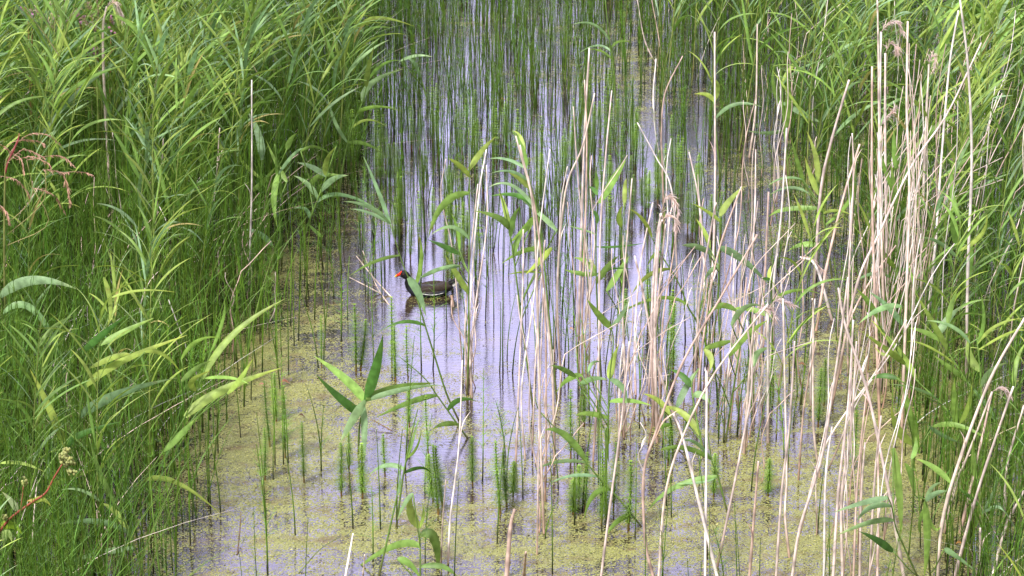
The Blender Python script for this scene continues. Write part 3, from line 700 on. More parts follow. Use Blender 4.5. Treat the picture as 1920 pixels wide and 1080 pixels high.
for q in """597 690 .42;607 676 .5;790 686 .4;812 692 .5;905 902 .55;932 1020 .55;937 697 .4;943 697 .42;961 702 .35;760 885 .7;502 1078 .6;500 1000 .55;868 700 .4;1045 668 .5;1058 690 .5;1066 700 .45;1135 692 .5;1103 560 .5;
1010 668 .3;1250 650 .45;1228 700 .4;740 700 .3;744 990 .45;948 858 .3;1005 700 .35;480 690 .5;492 700 .5;520 690 .5;525 730 .4;505 640 .5;468 660 .5;626 560 .3;690 560 .35;652 600 .35;1030 560 .5;1022 1010 .2;1128 998 .55;1136 990 .5;1077 985 .5;1092 960 .5;1180 720 .4;
1300 690 .5;1320 700 .5;1345 760 .5;1402 720 .5;1480 720 .5;1500 760 .5;1490 690 .5;1495 745 .5;1382 820 .4;1412 770 .5;1470 860 .45;1352 650 .5;1285 640 .5;1508 690 .45;1440 690 .45;1130 900 .5;1122 905 .5;1134 905 .5;1126 930 .5;838 610 .4;640 640 .35;
610 620 .5;590 600 .55;575 575 .5;560 640 .45;545 610 .5;640 520 .5;700 520 .45;722 500 .5;680 470 .5""".replace('\n', '').split(';'):
    v = [float(z) for z in q.split()]; horse_at(v[0], v[1], v[2] * .95, sx=1.15, lean=rnd.uniform(-.06, .06))

# ------------------------------------------------------------------ where the banks are (base points, photo pixels)
def interp(y, tab):
    ys_ = [t[0] for t in tab]; return np.interp(y, ys_, [t[1] for t in tab])
LEFT = [(-400, 720), (0, 700), (120, 690), (350, 640), (470, 500), (600, 440), (700, 385), (800, 340), (900, 300), (1080, 240), (1600, 60)]
RIGHT = [(-400, 1150), (0, 1185), (100, 1260), (250, 1395), (330, 1500), (480, 1575), (700, 1660), (900, 1715), (1080, 1760), (1600, 2000)]
def zone_of(px, py):
    if px < interp(py, LEFT): return 'L'
    if px > interp(py, RIGHT): return 'R'
    return 'C'
def xybox(rg, n, ylo, yhi, k=.26): 
    y_ = rg.uniform(ylo, yhi, n); x_ = rg.uniform(-1, 1, n) * (k * y_ + .2); return x_, y_

# horsetails: 300 as plants of their own, the rest as one mass
rg = np.random.default_rng(21)
x, y = xybox(rg, 52000, 7.6, 24)
px, py = proj_np(x, y)
lf = interp(py, LEFT); rt = interp(py, RIGHT)
gap = fbm((x / y) * 105 + 9, y * .6 + 3, 3)                 # runs of stems with lanes of open water between them
inC = (px >= lf) & (px <= rt)
fine_ = fbm((x / y) * 320 + 3, y * 1.1, 2)
pC = np.where(inC, np.clip((gap - .41) * 7, 0, 1) * np.interp(py, [-300, 0, 100, 240, 330, 450, 520, 600, 800], [.95, 1, .95, .62, .36, .17, .07, .02, .01]), 0)
pC = np.maximum(pC, np.where(inC & (fine_ > .40), np.interp(py, [-300, 0, 100, 300, 450, 560, 700], [.85, .85, .7, .46, .30, .12, .02]), 0))
pC = np.where(inC & (px > 1180), np.clip((gap - .34) * 4, 0, 1) * np.interp(py, [-300, 0, 150, 330, 450, 560, 800, 1000], [1, 1, .8, .6, .38, .2, .12, .03]), pC)
edge = np.where(inC, np.maximum(np.exp(-((px - lf) / 85.) ** 2) * np.interp(py, [0, 500, 800, 1080], [1, .75, .5, .45]), np.exp(-((px - rt) / 45.) ** 2) * .35), 0)
pB = np.where(~inC, np.where(px < lf, np.interp(py, [0, 300, 1100], [.5, .9, .95]), .55), 0)
p = np.maximum(np.maximum(pC, edge), pB)
keep = (rg.random(len(x)) < p * .62) & ~((px > 725) & (px < 870) & (py > 548) & (py < 800))
x, y, px, py, inC = x[keep], y[keep], px[keep], py[keep], inC[keep]
hh = rg.uniform(.5, .95, len(x)) * np.where(px > 1250, .85, 1) * np.where(inC, .62, 1)
hh = np.where(~inC & (py > 650), hh * .8, hh)
openw = inC & (py > 0) & (py < 1080) & (px > 0) & (px < 1920)
order = np.argsort(np.where(openw, -py, 1e9)); ind = order[:170]
isin = np.zeros(len(x), bool); isin[ind] = True
for i in ind:
    zn = 'beside the left reed bank' if px[i] < 760 else ('in the far middle channel' if px[i] < 1150 else ('right of the middle channel' if px[i] < 1400 else 'before the right reed bank'))
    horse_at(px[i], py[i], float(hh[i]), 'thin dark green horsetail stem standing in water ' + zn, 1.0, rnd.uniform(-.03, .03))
def scatter(templates, xs_, ys_, hs, hkey, tilt, rng, jc=.2, sx=1.0):
    Vs, Fs, Cs, off = [], [], [], 0
    pick = rng.integers(0, len(templates), len(xs_))
    for ti, (V0, F0, C0) in enumerate(templates):
        idx = np.where(pick == ti)[0]; K = len(idx)
        if not K: continue
        a_ = rng.uniform(0, 6.28, K) if hkey != 'reed' else rng.uniform(-.7, .7, K)
        sc = hs[idx] / V0[:, 2].max(); ca, sa = np.cos(a_)[:, None], np.sin(a_)[:, None]
        hsx = sx if hkey != 'reed' else sc[:, None]
        X = (V0[None, :, 0] * ca - V0[None, :, 1] * sa) * hsx; Y = (V0[None, :, 0] * sa + V0[None, :, 1] * ca) * hsx; Z = V0[None, :, 2] * sc[:, None]
        tx = rng.normal(tilt[0], tilt[1], K)[:, None]; ty = rng.normal(0, tilt[1], K)[:, None]
        X = X + Z * tx + xs_[idx][:, None]; Y = Y + Z * ty + ys_[idx][:, None]
        Vs.append(np.stack([X, Y, Z], 2).reshape(-1, 3))
        n0 = len(V0); Fs.append((F0[None] + (np.arange(K) * n0)[:, None, None]).reshape(-1, 4) + off); off += n0 * K
        f = rng.uniform(1 - jc, 1 + jc, (K, 1, 1)) * np.stack([rng.uniform(.85, 1.2, K), np.ones(K), rng.uniform(.8, 1.2, K)], 1)[:, None, :]
        Cs.append((C0[None] * f).reshape(-1, 3))
    return np.concatenate(Vs), np.concatenate(Fs), np.concatenate(Cs)
m_ = ~isin
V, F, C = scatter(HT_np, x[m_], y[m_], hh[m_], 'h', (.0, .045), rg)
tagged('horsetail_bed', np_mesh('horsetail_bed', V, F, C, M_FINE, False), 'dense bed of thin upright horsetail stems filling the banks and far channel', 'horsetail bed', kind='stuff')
print('horsetails', len(x), len(V))

# fine grass between them
def blade_np(r, h, w_=.006, bend=.3):
    mb = MB(); n = 6; a_ = r.random() * 6.28; bx, by = math.cos(a_) * bend * h, math.sin(a_) * bend * h
    pts = [Vector((bx * (i / n) ** 2, by * (i / n) ** 2, h * (i / n) * (1 - .12 * (i / n)))) for i in range(n + 1)]
    sv = Vector((-math.sin(a_ + .6), math.cos(a_ + .6), 0)); 
    mb.strip(pts, [w_ * (1 - (i / n) ** 2) + .0006 for i in range(n + 1)], [sv] * (n + 1), vary((.12, .23, .04), .25, r), .1)
    return np.array([tuple(v) for v in mb.v]), np.array(mb.f), np.array(mb.c)
BL = [blade_np(r2, .5, r2.uniform(.004, .008), r2.uniform(.15, .75)) for _ in range(14)]
x, y = xybox(rg, 20000, 7.6, 21); px, py = proj_np(x, y); lf = interp(py, LEFT); rt = interp(py, RIGHT)
p = np.where(px < lf + 20, .8, 0) + np.where(px > rt + 20, .45, 0) + np.where((px > lf) & (px < lf + 110) & (py > 550), .3, 0)
keep = rg.random(len(x)) < p
x, y = x[keep], y[keep]
V, F, C = scatter(BL, x, y, rg.uniform(.25, .75, len(x)), 'g', (.05, .12), rg, .3)
tagged('marsh_grass', np_mesh('marsh_grass', V, F, C, M_LEAF), 'fine dark green marsh grass growing among the reeds of both banks', 'grass', kind='stuff')

DB = []
for _ in range(10):
    v_, f_, c_ = blade_np(r2, .5, r2.uniform(.002, .0036), r2.uniform(.3, 1.3)); DB.append((v_, f_, np.tile(np.array([vary(rnd.choice(DRYS), .15)]), (len(v_), 1))))
x, y = xybox(rg, 1500, 7.6, 20); px, py = proj_np(x, y); lf = interp(py, LEFT); rt = interp(py, RIGHT)
keep = ((px < lf) | (px > rt)) & (rg.random(len(x)) < .8); x, y = x[keep], y[keep]
V, F, C = scatter(DB, x, y, rg.uniform(.18, .5, len(x)), 'g', (.05, .25), rg, .15)
tagged('dead_grass', np_mesh('dead_grass', V, F, C, M_DRY), 'thin dead straw blades tangled among the green banks', 'dead grass', kind='stuff')

# ------------------------------------------------------------------ the mass of green reeds
def reed_variant(r, kind):
    """one unit-height reed; the wind pulls its blades to +x"""
    H = 1.5; st, fo = MB(), MB(); lean = r.uniform(.02, .16)
    pt = lambda t: Vector((lean * H * t * t, .03 * math.sin(t * 3 + kind), H * t))
    pts = [pt(i / 10) for i in range(11)]; pts[0] = Vector((0, 0, -.05))
    st.tube(pts, [.0055 * (1 - .6 * i / 10) for i in range(11)], [lerp((.2, .16, .08), (.19, .27, .06), min(1, i / 4)) if i % 2 else (.22, .26, .08) for i in range(11)], 4, False)
    n = r.randint(16, 21); side = r.choice((-1, 1)); base = GREENS[r.choice(['yellow green', 'yellow green', 'mid green', 'mid green', 'blue green'])]
    az0 = r.uniform(-.7, .7)
    for i in range(n):
        t = .30 + .70 * (i + r.uniform(-.2, .3)) / (n - 1); t = min(t, 1.0); side = -side
        p = pt(t); az = az0 * .6 + (0 if side > 0 or r.random() < .35 else math.pi) + r.uniform(-.75, .75)
        d = Vector((math.cos(az), math.sin(az), 0)); L = r.uniform(.28, .52) * (1 if t < .85 else .8); wd = r.uniform(.015, .028)
        el0 = r.uniform(.9, 1.35) if t < .9 else r.uniform(1.15, 1.45); droop = r.choice([r.uniform(.1, .6), r.uniform(.5, 1.5)])
        q = p.copy(); pp = [q.copy()]; el = el0; m = 9
        for k in range(m):
            q = q + (d * math.cos(el) + Vector((0, 0, math.sin(el))) + Vector((.16 * k / m, 0, 0))) * (L / m); el -= droop / m; pp.append(q.copy())
        sv0 = Vector((-math.sin(az), math.cos(az), 0)); tw = r.uniform(-1.1, 1.1); sd_ = []
        for k in range(m + 1):
            tt = (pp[min(k + 1, m)] - pp[max(k - 1, 0)]).normalized(); s_ = (sv0 - tt * sv0.dot(tt)).normalized()
            sd_.append(Matrix.Rotation(tw * (.3 + k / m), 3, tt) @ s_)
        wid = [wd * (min(1, (k / m + .1) / .3) ** .7 * (1 - max(0, (k / m - .3) / .7) ** 1.7) + .02) for k in range(m + 1)]
        c = vary(GREENS[r.choice(['yellow green', 'mid green', 'mid green', 'blue green'])] if r.random() < .5 else base, .2, r)
        cl = [c if k < m - 1 else (c[0] * 1.15, c[1] * 1.03, c[2]) for k in range(m + 1)]
        if r.random() < .022: cl = [(.45, .38, .16)] * (m + 1)
        fo.strip(pp, wid, sd_, cl, .18)
    return st, fo
RV, RV_np = [], []
for i in range(16):
    s_, f_ = reed_variant(r2, i)
    RV.append((s_.mesh('stem', M_STEM), f_.mesh('foliage', M_LEAF)))
    V = np.array([tuple(v) for v in s_.v + f_.v]); off = len(s_.v)
    RV_np.append((V, np.array(list(s_.f) + [tuple(q + off for q in f) for f in f_.f]), np.array(s_.c + f_.c)))
x, y = xybox(rg, 9000, 8.2, 26); px, py = proj_np(x, y); lf = interp(py, LEFT); rt = interp(py, RIGHT)
dl = lf - px; dr = px - rt
pL = np.where(dl > 0, np.interp(py, [-300, 60, 300, 480, 620, 800, 1100, 1400], [.5, .62, .60, .50, .26, .11, .08, .06]), 0) * np.interp(dl, [0, 60, 160], [.25, .6, 1])
pR = np.where(dr > 0, np.interp(py, [-300, 60, 300, 480, 620, 800, 1100, 1400], [.45, .5, .40, .34, .28, .22, .12, .06]), 0) * np.interp(dr, [0, 60, 160], [.3, .7, 1])
pC = np.where((dl <= 0) & (dr <= 0), np.interp(py, [-300, -60, -20, 20], [.5, .2, .05, 0]), 0) + np.where((dr <= 0) & (dr > -150) & (py < 420), .12, 0) + np.where((px > 1180) & (dr <= 0) & (py > 430) & (py < 980), .03, 0)
keep = rg.random(len(x)) < (pL + pR + pC) * .42
x, y, px, py = x[keep], y[keep], px[keep], py[keep]
hh = rg.uniform(1.05, 1.65, len(x)) * np.where(px > 960, .95, 1) * np.interp(py, [0, 500, 700, 1100], [1, 1, .72, .62])
vis = (px > -60) & (px < 1980) & (py > 30) & (py < 1250)
order = np.argsort(np.where(vis, -py, 1e9)); NI = 300 - len(GR.strip().splitlines()); ind = order[:NI]
isin = np.zeros(len(x), bool); isin[ind] = True
print('reeds', len(x), 'individual', NI)
def rzone(px, py):
    s = 'left' if px < 900 else 'right'
    v = 'upper' if py < 330 else ('middle' if py < 620 else 'lower')
    h = 'outer edge' if (px < 200 or px > 1780) else ('inner margin' if (abs(px - interp(py, LEFT)) < 130 or abs(px - interp(py, RIGHT)) < 130) else 'thick')
    return {'outer edge': f'at the outer edge of the {v} {s} bank', 'inner margin': f'along the water margin of the {v} {s} bank', 'thick': f'in the thick of the {v} {s} bank'}[h]
for i in ind:
    v = rnd.randrange(16); k = float(hh[i]) / 1.5
    o = copy_plant('green_reed', 'v%d' % v, [('stem', RV[v][0]), ('foliage', RV[v][1])], (float(x[i]), float(y[i]), 0), rnd.uniform(-.7, .7), (k, k, k), (rnd.uniform(-.06, .06), rnd.uniform(-.03, .12)))
    o['category'] = 'green reed'; o['group'] = 'green reeds standing in the marsh'; o['label'] = 'leafy green reed ' + rzone(px[i], py[i])
m_ = ~isin
V, F, C = scatter(RV_np, x[m_], y[m_], hh[m_], 'reed', (.05, .06), rg, .2)
tagged('reed_bed', np_mesh('reed_bed', V, F, C, M_LEAF), 'far mass of leafy green reeds filling the back of both banks', 'reed bed', kind='stuff')

# ------------------------------------------------------------------ the mass of dead stalks
DV = []
for i in range(8):
    L = 1.0; bend = [.0, .05, -.06, .12, .02, -.03, .08, .0][i]; mb = MB(); n = 14; col = DRYS[i % 4]
    pts = [Vector((bend * (t / n) ** 2 + .012 * math.sin(t * .8 + i), .02 * math.sin(t * .5 + i), -.05 + (L + .05) * t / n)) for t in range(n + 1)]
    if i in (3, 6): pts = [p if k < 10 else p + Vector(((k - 10) * .03, 0, -(k - 10) * .02)) for k, p in enumerate(pts)]
    mb.tube(pts, [.0031 * (1.1 - .55 * t / n) * (1.2 if t % 3 == 2 else 1) for t in range(n + 1)],
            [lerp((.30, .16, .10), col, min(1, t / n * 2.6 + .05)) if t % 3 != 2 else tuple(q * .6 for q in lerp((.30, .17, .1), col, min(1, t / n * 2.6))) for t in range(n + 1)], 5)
    sh = MB(); q = pts[9]; sg = 1 if i % 2 else -1
    sh.strip(smooth_path([q, q + Vector((sg * .004, .004, .04)), q + Vector((sg * .012, .008, .08)), q + Vector((sg * .03, .015, .12))], 7), [.008, .011, .011, .009, .007, .004, .001], [Vector((0, .8, .6))] * 7, vary(col), .15)
    DV.append((mb.mesh('stem', M_DRY), sh.mesh('leaf_sheath', M_DRY) if i in (1, 5) else None))
BUND = [  # base px, py, spread px, spread py, n, height m, height sd, lean, lean sd, phrase
    (1645, 690, 24, 45, 20, 1.0, .25, .03, .07, 'in the thick pinkish bunch on the right'),
    (1705, 690, 9, 40, 10, 1.35, .2, .0, .03, 'in the narrow straight bunch of the right bank'),
    (1670, 560, 45, 50, 14, .9, .25, .22, .12, 'slanting through the middle of the right bank'),
    (1585, 1010, 38, 60, 10, 1.0, .2, .10, .14, 'in the crossed fan at the lower right'),
    (1410, 800, 16, 30, 9, .55, .12, .06, .06, 'in the low rusty tuft right of centre'),
    (1330, 760, 34, 50, 8, .7, .2, .10, .09, 'in the loose bunch right of the mid pool'),
    (1215, 780, 20, 50, 7, .7, .25, .05, .06, 'in the bunch under the twin drooping plumes'),
    (1165, 800, 12, 40, 5, .7, .2, .02, .05, 'in the thin bunch over the mid pool'),
    (1090, 690, 16, 30, 7, .8, .3, .02, .04, 'in the tall straight bunch of the mid pool'),
    (1022, 900, 13, 50, 5, .6, .25, .0, .05, 'in the long bunch left of the mid pool'),
    (884, 730, 5, 16, 5, .45, .12, .03, .05, 'in the small rusty tuft behind the slanting reed'),
    (1200, 850, 20, 40, 4, .6, .2, .05, .05, 'between the kinked white stalks and the pool'),
    (1800, 560, 70, 150, 20, 1.1, .3, .05, .12, 'scattered through the outer right bank'),
    (1480, 330, 70, 90, 12, .85, .3, .03, .08, 'scattered at the back right of the pool'),
    (1430, 700, 60, 60, 10, .8, .25, .06, .1, 'scattered between the pool and the thick bunch'),
    (1820, 240, 70, 90, 12, .9, .25, .0, .1, 'standing in the upper right bank'),
    (200, 420, 150, 120, 18, .5, .2, .03, .1, 'half hidden in the left bank'),
    (450, 560, 60, 80, 7, .3, .12, .05, .15, 'at the water margin of the left bank'),
]
for bx, by, sx_, sy_, n, h, hs, ln, ls, ph in BUND:
    for _ in range(int(n * 1.2)):
        px_, py_ = rnd.gauss(bx, sx_), rnd.gauss(by, sy_); B = ground(px_, py_); v = rnd.randrange(8); k = max(.2, rnd.gauss(h, hs))
        s_ = rnd.uniform(.75, 1.15)
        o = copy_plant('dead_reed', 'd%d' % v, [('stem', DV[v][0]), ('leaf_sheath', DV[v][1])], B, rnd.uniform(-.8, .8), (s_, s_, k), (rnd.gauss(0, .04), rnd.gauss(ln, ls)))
        o['category'] = 'dead reed'; o['group'] = 'pale dead reed stalks'; o['label'] = 'thin pale dead reed ' + ph

# ------------------------------------------------------------------ flowers of the left bank
def pinkgrass():
    B = ground(14, 720); o = empty('flowering_grass', B, 'grass with arching pink seed heads and a magenta stem at left border', 'flowering grass', 'flowering plants of the left bank')
    P = lambda a_, b_, d=0: on_depth(a_, b_, B.y + d)
    mb = MB(); mb.tube(smooth_path([B, P(10, 600), P(8, 480), P(10, 320), P(18, 290)], 16), .005, (.2, .22, .07), 5); part('stem', mb.mesh('stem', M_STEM, origin=B), o)
    mb = MB(); mb.tube(smooth_path([P(9, 330), P(14, 305), P(24, 285), P(34, 262), P(36, 250)], 8), [.004, .006, .0035, .006, .004, .005, .003, .002], (.40, .10, .11), 6); part('flower_spike', mb.mesh('flower_spike', M_PLUME, origin=B), o)
    for ax in [[(10, 300), (35, 265), (62, 250), (90, 254), (115, 272)], [(0, 285), (20, 268), (45, 262), (75, 266), (82, 272)], [(8, 310), (40, 282), (62, 285), (80, 295)],
               [(0, 270), (20, 285), (40, 300), (45, 325)], [(30, 300), (60, 294), (90, 306), (95, 314)], [(50, 300), (95, 292), (120, 295), (140, 314)],
               [(80, 318), (110, 322), (122, 335), (126, 352)], [(110, 325), (140, 322), (160, 324), (176, 330)], [(0, 330), (25, 335), (45, 350), (56, 372)],
               [(60, 352), (85, 358), (105, 370), (120, 398)], [(0, 385), (12, 400), (18, 420)], [(120, 330), (128, 360), (132, 385)]]:
        pts = smooth_path([P(a_, b_, rnd.uniform(-.08, .08)) for a_, b_ in ax], 10)
        part('seed_head', plume_mesh(pts, (.50, .30, .24), 46, .035, .003, spread=.55).mesh('seed_head', M_PLUME, origin=B), o)
    st = MB()
    for a_, b_, c_ in [((14, 420), (60, 370), (50, 300)), ((14, 440), (80, 380), (85, 320)), ((14, 460), (90, 420), (62, 352))]:
        st.tube(smooth_path([P(*a_), P(*b_), P(*c_)], 8), .0018, (.35, .3, .14), 3)
    part('side_stems', st.mesh('side_stems', M_STEM, origin=B), o)
pinkgrass()
def toplume(base, top, plumes, label, col):
    B = ground(*base); P = lambda a_, b_: on_depth(a_, b_, B.y)
    o = empty('flowering_grass', B, label, 'flowering grass', 'flowering plants of the left bank')
    mb = MB(); mb.tube(smooth_path([B, P((base[0] + top[0]) / 2 + 5, (base[1] + top[1]) / 2), P(*top)], 12), .005, (.2, .26, .07), 5); part('stem', mb.mesh('stem', M_STEM, origin=B), o)
    for ax in plumes:
        part('seed_head', plume_mesh(smooth_path([P(*top)] + [P(*q) for q in ax], 10), col, 60, .05, .003, spread=.9).mesh('seed_head', M_PLUME, origin=B), o)
toplume((105, 430), (105, 60), [[(100, 30), (92, 8), (80, -20)], [(112, 30), (120, 10), (124, -20)], [(125, 40), (140, 22), (150, 15)], [(90, 40), (70, 20), (66, 4)]], 'pale pink feathery grass plume at the top left edge', (.45, .33, .30))
toplume((180, 420), (178, 60), [[(172, 30), (165, 5), (160, -20)], [(184, 30), (182, 5), (178, -18)], [(160, 40), (148, 25), (140, 12)]], 'pinkish feathery grass beside the beige top left plume', (.46, .34, .28))
def loose(px0, py0, spikes, label):
    B = ground(px0, py0); P = lambda a_, b_: on_depth(a_, b_, B.y)
    o = empty('wildflower', B, label, 'wildflower', 'flowering plants of the left bank')
    for (a_, b_, c_, d_) in spikes:
        mb = MB(); mb.tube(smooth_path([B, P((px0 + a_) / 2, (py0 + b_) / 2 - 20), P(a_, b_), P(c_, d_)], 12), .004, (.18, .12, .05), 4); part('stem', mb.mesh('stem', M_STEM, origin=B), o)
        fl = MB(); A, T = P(a_, b_), P(c_, d_)
        for i in range(36):
            t = rnd.random(); p = A.lerp(T, t); rr = .022 * (1.1 - t); q = p + Vector((rnd.gauss(0, rr), rnd.gauss(0, rr), rnd.gauss(0, .008)))
            u = Vector((rnd.gauss(0, 1), rnd.gauss(0, 1), rnd.gauss(0, 1))).normalized() * .007; v = u.cross(Vector((rnd.gauss(0, 1), rnd.gauss(0, 1), rnd.gauss(0, 1)))).normalized() * .006
            fl.quad(q - u - v, q + u - v, q + u + v, q - u + v, vary((.42, .20, .36), .2))
        part('flower_spike', fl.mesh('flower_spike', M_PLUME, False, origin=B), o)
loose(60, 330, [(52, 28, 40, 16), (60, 34, 58, 18)], 'small purple flowers at the top left corner')
loose(205, 330, [(208, 60, 206, 30), (182, 100, 178, 86), (150, 45, 146, 20)], 'purple flower spikes between the two top left plumes')
def meadow():
    B = ground(-60, 1180); P = lambda a_, b_, d=0: on_depth(a_, b_, B.y + d)
    o = empty('wildflower', B, 'red stemmed flower with cream bud clusters at the lower left', 'wildflower', 'flowering plants of the left bank')
    mb = MB(); mb.tube(smooth_path([B, P(-20, 1040), P(10, 982), P(55, 945), P(85, 925), P(100, 898), P(118, 868)], 22), [.006 - .00015 * i for i in range(22)], (.33, .09, .06), 6)
    mb.tube(smooth_path([P(38, 958), P(42, 930), P(44, 910)], 6), .0022, (.35, .14, .08), 4); part('stem', mb.mesh('stem', M_STEM, origin=B), o)
    def cluster(cx, cy, rx, ry, n, ball):
        fl = MB()
        for i in range(n):
            q = P(rnd.gauss(cx, rx), rnd.gauss(cy, ry), rnd.gauss(0, .02)); c = vary((.36, .38, .15), .25); rr = ball * rnd.uniform(.7, 1.2)
            rings = []
            for k in range(4):
                e = -1.3 + 2.6 * k / 3; rings.append([q + Vector((math.cos(e) * math.cos(a_ * 1.047), math.cos(e) * math.sin(a_ * 1.047), math.sin(e))) * rr for a_ in range(6)])
            fl.loft(rings, [c] * 4)
        part('bud_cluster', fl.mesh('bud_cluster', M_PLUME, origin=B), o)
    cluster(122, 848, 3, 4, 26, .006); cluster(129, 866, 4.5, 4.5, 60, .0065); cluster(133, 884, 4, 3, 26, .006); cluster(117, 858, 3, 4, 26, .006); cluster(46, 904, 2.5, 3, 26, .006); cluster(9, 970, 2.5, 2, 20, .006)
    for (a_, m2_, t_, wd, c) in [((60, 944), (78, 936), (96, 950), 11, (.30, .38, .08)), ((66, 944), (60, 938), (50, 940), 8, (.3, .22, .06)), ((32, 958), (22, 940), (4, 922), 12, (.33, .40, .22)),
                                 ((0, 990), (20, 985), (42, 1002), 16, (.24, .38, .04)), ((0, 995), (15, 1000), (22, 1018), 13, (.30, .42, .14)), ((5, 990), (8, 1005), (6, 1026), 12, (.3, .4, .16))]:
        lb = MB(); A = P(*a_); leaf_mb(lb, A, P(*m2_), P(*t_), wd * px_size(B), c, .3); part('leaf', lb.mesh('leaf', M_LEAF, origin=B), o)
meadow()

# ------------------------------------------------------------------ twigs and fallen leaves on the water
def twig(pts, wpx, label, col=(.62, .5, .44)):
    P = [ground(a_, b_, z) for a_, b_, z in pts]; mb = MB(); s_ = px_size(P[0]); path = smooth_path(P, 5 * len(P))
    mb.tube(path, [s_ * wpx * .5 * (1 - .5 * i / len(path)) for i in range(len(path))], [col if i % 4 else tuple(c * .7 for c in col) for i in range(len(path))], 5)
    B = P[0].copy(); tagged('dead_twig', mb.mesh('dead_twig', M_DRY, origin=B), label, 'twig', 'dead twigs on the water').location = B
twig([(738, 562, -.01), (700, 520, .06), (668, 480, .16)], 3, 'dead twig leaning up to the left of the moorhen')
twig([(735, 580, -.01), (706, 536, .04), (680, 470, .2)], 3, 'steepest of the dead twigs left of the moorhen')
twig([(716, 552, .0), (690, 538, .03), (655, 520, .06)], 3, 'dead twig lying toward the left bank beside the moorhen')
twig([(728, 552, .0), (712, 540, .05), (690, 530, .10)], 2, 'thinnest dead twig left of the moorhen')
twig([(735, 808, .006), (712, 795, .02), (695, 786, .03)], 2.5, 'brown forked twig right of the star-shaped reed', (.16, .09, .05))
twig([(648, 740, .01), (620, 760, .04), (594, 756, .08)], 2.5, 'thin yellowish stalk left of the star-shaped reed', (.4, .42, .14))
twig([(445, 1040, .0), (450, 990, .05), (452, 960, .1)], 3, 'short brown twig on the duckweed at lower left', (.14, .09, .06))
twig([(1292, 864, .005), (1255, 830, .04), (1172, 778, .05)], 3.5, 'brown floating stem below the mid stalk bunches', (.22, .17, .08))
twig([(560, 1075, .0), (600, 1030, .05), (640, 1005, .1)], 2.5, 'thin green brown stem slanting at the bottom edge', (.14, .18, .06))
def flake(px0, py0, wpx, label, col, z=.02):
    P0 = ground(px0, py0, z); s_ = px_size(P0) * wpx; mb = MB()
    pts = [P0 + Vector((s_ * (i / 5 - .5), .01 * math.sin(i), .008 * math.sin(i * .7))) for i in range(6)]
    mb.strip(pts, [s_ * q for q in (.05, .3, .4, .36, .22, .03)], [Vector((0, .9, .35))] * 6, col, .2)
    tagged('fallen_leaf', mb.mesh('fallen_leaf', M_LEAF, origin=P0), label, 'leaf', 'fallen leaves').location = P0
flake(943, 186, 9, 'small orange leaf floating in the far channel', (.55, .16, .06))
flake(535, 716, 18, 'pinkish brown floating leaf left of the star-shaped reed', (.34, .14, .10))
flake(492, 722, 14, 'pale pink floating leaf at the left bank foot', (.5, .25, .2))
flake(566, 780, 14, 'dark brown floating leaf left of the star-shaped reed', (.12, .06, .04))
flake(1505, 684, 14, 'brown leaf floating at the edge of the right pool', (.26, .12, .06))
flake(1072, 618, 9, 'orange withered blade fallen against the mid bunch', (.62, .27, .08), .05)
flake(1800, 1020, 16, 'orange withered blade in the lower right corner', (.6, .3, .08), .06)

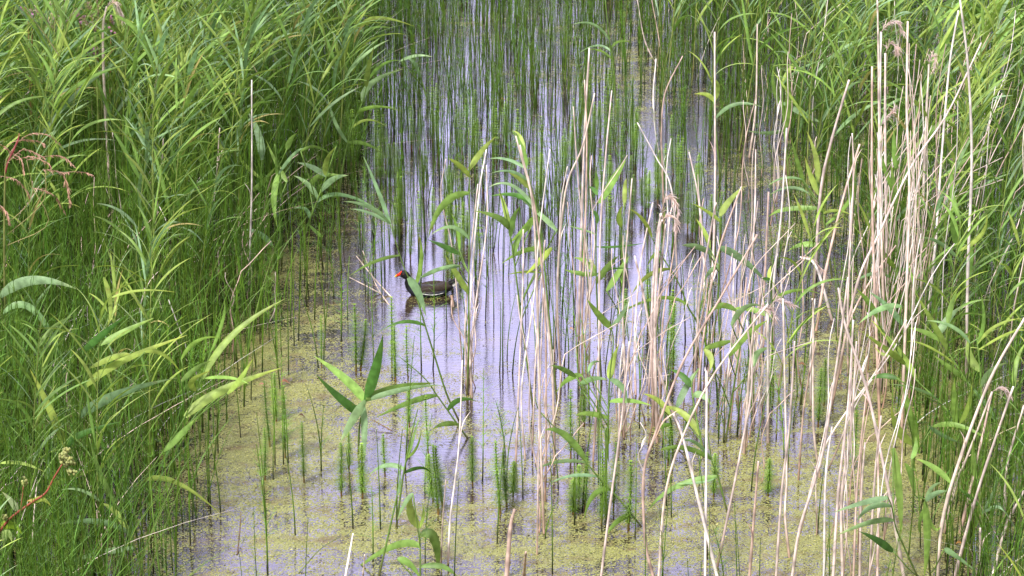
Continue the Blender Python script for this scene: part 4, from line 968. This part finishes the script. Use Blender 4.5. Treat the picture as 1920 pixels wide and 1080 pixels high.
# ------------------------------------------------------------------ the moorhen
def moorhen():
    # local: x to the tail, -x to the bill, z up, waterline z = 0
    B = ground(808, 552); o = empty('moorhen', B, 'black moorhen with red bill swimming left among the stems', 'bird')
    o.rotation_euler = (0, 0, R(4)); s_ = 1.0
    slate, black, brown, white = (.035, .04, .06), (.010, .010, .012), (.034, .024, .019), (.5, .5, .5)
    # spine stations: x, z centre, half height, half width
    ST = [(.118, .050, .010, .012), (.095, .046, .024, .028), (.065, .030, .030, .044), (.030, .021, .034, .056), (-.010, .018, .035, .060), (-.045, .018, .035, .056),
          (-.078, .030, .038, .045), (-.098, .046, .033, .033), (-.110, .062, .028, .027), (-.117, .082, .0245, .023), (-.122, .100, .0245, .021), (-.132, .112, .0245, .021), (-.145, .114, .020, .017), (-.155, .112, .012, .010)]
    mb = MB(); rings = []; cols = []; K = 14
    for i, (x_, z_, hh_, ww_) in enumerate(ST):
        x0, z0 = ST[max(i - 1, 0)][:2]; x1, z1 = ST[min(i + 1, len(ST) - 1)][:2]; t = Vector((x1 - x0, 0, z1 - z0)).normalized()
        n_ = Vector((-t.z, 0, t.x)); n_ = n_ if n_.z > 0 or abs(n_.z) < .01 and n_.x < 0 else -n_
        if i > 7: n_ = Vector((.75, 0, .66)) if i < 10 else Vector((.35, 0, .94)) if i < 11 else Vector((0, 0, 1))
        ring = []; cl = []
        for k in range(K):
            a_ = 2 * math.pi * k / K; cy, sz = math.cos(a_), math.sin(a_)
            ring.append(Vector((x_, 0, z_)) + Vector((0, 1, 0)) * (ww_ * cy) + n_ * (hh_ * sz))
            c = black if i >= 8 else (lerp(slate, black, .4) if i >= 6 else (brown if sz > .35 else slate))
            cl.append(c)
        rings.append(ring); cols.append(cl)
    mb.loft(rings, cols)
    body = part('body', mb.mesh('body', M_BIRD), o)
    for sgn in (-1, 1):
        # folded wing
        w_ = MB(); rr = []; cc_ = []
        for i in range(9):
            t = i / 8; x_ = -.060 + .160 * t; hh_ = .022 * math.sin(math.pi * min(1, t * .8 + .12)) ** .7; zc = .034 + .008 * t
            yb = .055 * math.sqrt(max(.05, 1 - ((x_ + .005) / .125) ** 2)) 
            rr.append([Vector((x_, sgn * (yb - .012 + .010 * math.cos(a_ * math.pi / 4)), zc + hh_ * math.sin(a_ * math.pi / 4))) for a_ in range(8)])
            cc_.append([brown if (a_ % 8) in (1, 2, 3, 0, 4) else lerp(brown, black, .4) for a_ in range(8)])
        w_.loft(rr, cc_); part('wing', w_.mesh('wing', M_BIRD), o)
        # white flank line
        f_ = MB(); pts = []
        for i in range(9):
            t = i / 8; x_ = -.052 + .118 * t; yb = .0635 * math.sqrt(max(.05, 1 - ((x_ + .008) / .13) ** 2)); pts.append(Vector((x_, sgn * (yb * .985 + .001), .027 - .008 * math.sin(t * 3.1))))
        f_.tube(pts, [.0005] + [.0022, .0028, .0012, .0026, .0030, .0010, .0024] + [.0005], white, 5); part('flank_stripe', f_.mesh('flank_stripe', M_BIRD), o)
        # white under the tail
        u_ = MB(); u_.strip([Vector((.095, sgn * .016, .040)), Vector((.115, sgn * .017, .052)), Vector((.134, sgn * .015, .068)), Vector((.145, sgn * .012, .080))], [.016, .02, .016, .004], [Vector((-.6, 0, .8))] * 4, white, .2)
        part('undertail_patch', u_.mesh('undertail_patch', M_BIRD), o)
        e = MB(); c0 = Vector((-.142, sgn * .0172, .119)); rg_ = []
        for k in range(5):
            el = -1.4 + 2.8 * k / 4; rg_.append([c0 + Vector((math.cos(el) * math.cos(a_ * .785), math.sin(el) * .6, math.cos(el) * math.sin(a_ * .785))) * .0028 for a_ in range(8)])
        e.loft(rg_, [(.25, .02, .01)] * 2 + [(.01, .01, .01)] * 3); part('eye', e.mesh('eye', M_BIRD), o)
    t_ = MB(); rr = []
    for x_, z_, h_, w2 in [(.085, .056, .010, .020), (.110, .066, .009, .022), (.135, .082, .006, .020), (.152, .094, .003, .012)]:
        rr.append([Vector((x_, w2 * math.cos(a_ * .785), z_ + h_ * math.sin(a_ * .785))) for a_ in range(8)])
    t_.loft(rr, [black] * 4); part('tail', t_.mesh('tail', M_BIRD), o)
    b_ = MB(); rr = []; cs = []
    for x_, z_, h_, w2, c in [(-.148, .123, .011, .008, (.66, .03, .01)), (-.156, .117, .010, .007, (.70, .03, .01)), (-.165, .111, .008, .006, (.66, .03, .01)), (-.176, .107, .0072, .0048, (.66, .05, .01)), (-.177, .1065, .007, .0046, (.8, .55, .04)), (-.185, .102, .002, .0014, (.8, .6, .05))]:
        rr.append([Vector((x_, w2 * math.cos(a_ * .785), z_ + h_ * math.sin(a_ * .785))) for a_ in range(8)]); cs.append(c)
    b_.loft(rr, cs); part('bill', b_.mesh('bill', M_BIRD), o)
moorhen()
resolve()
print('objects', len(S.objects))
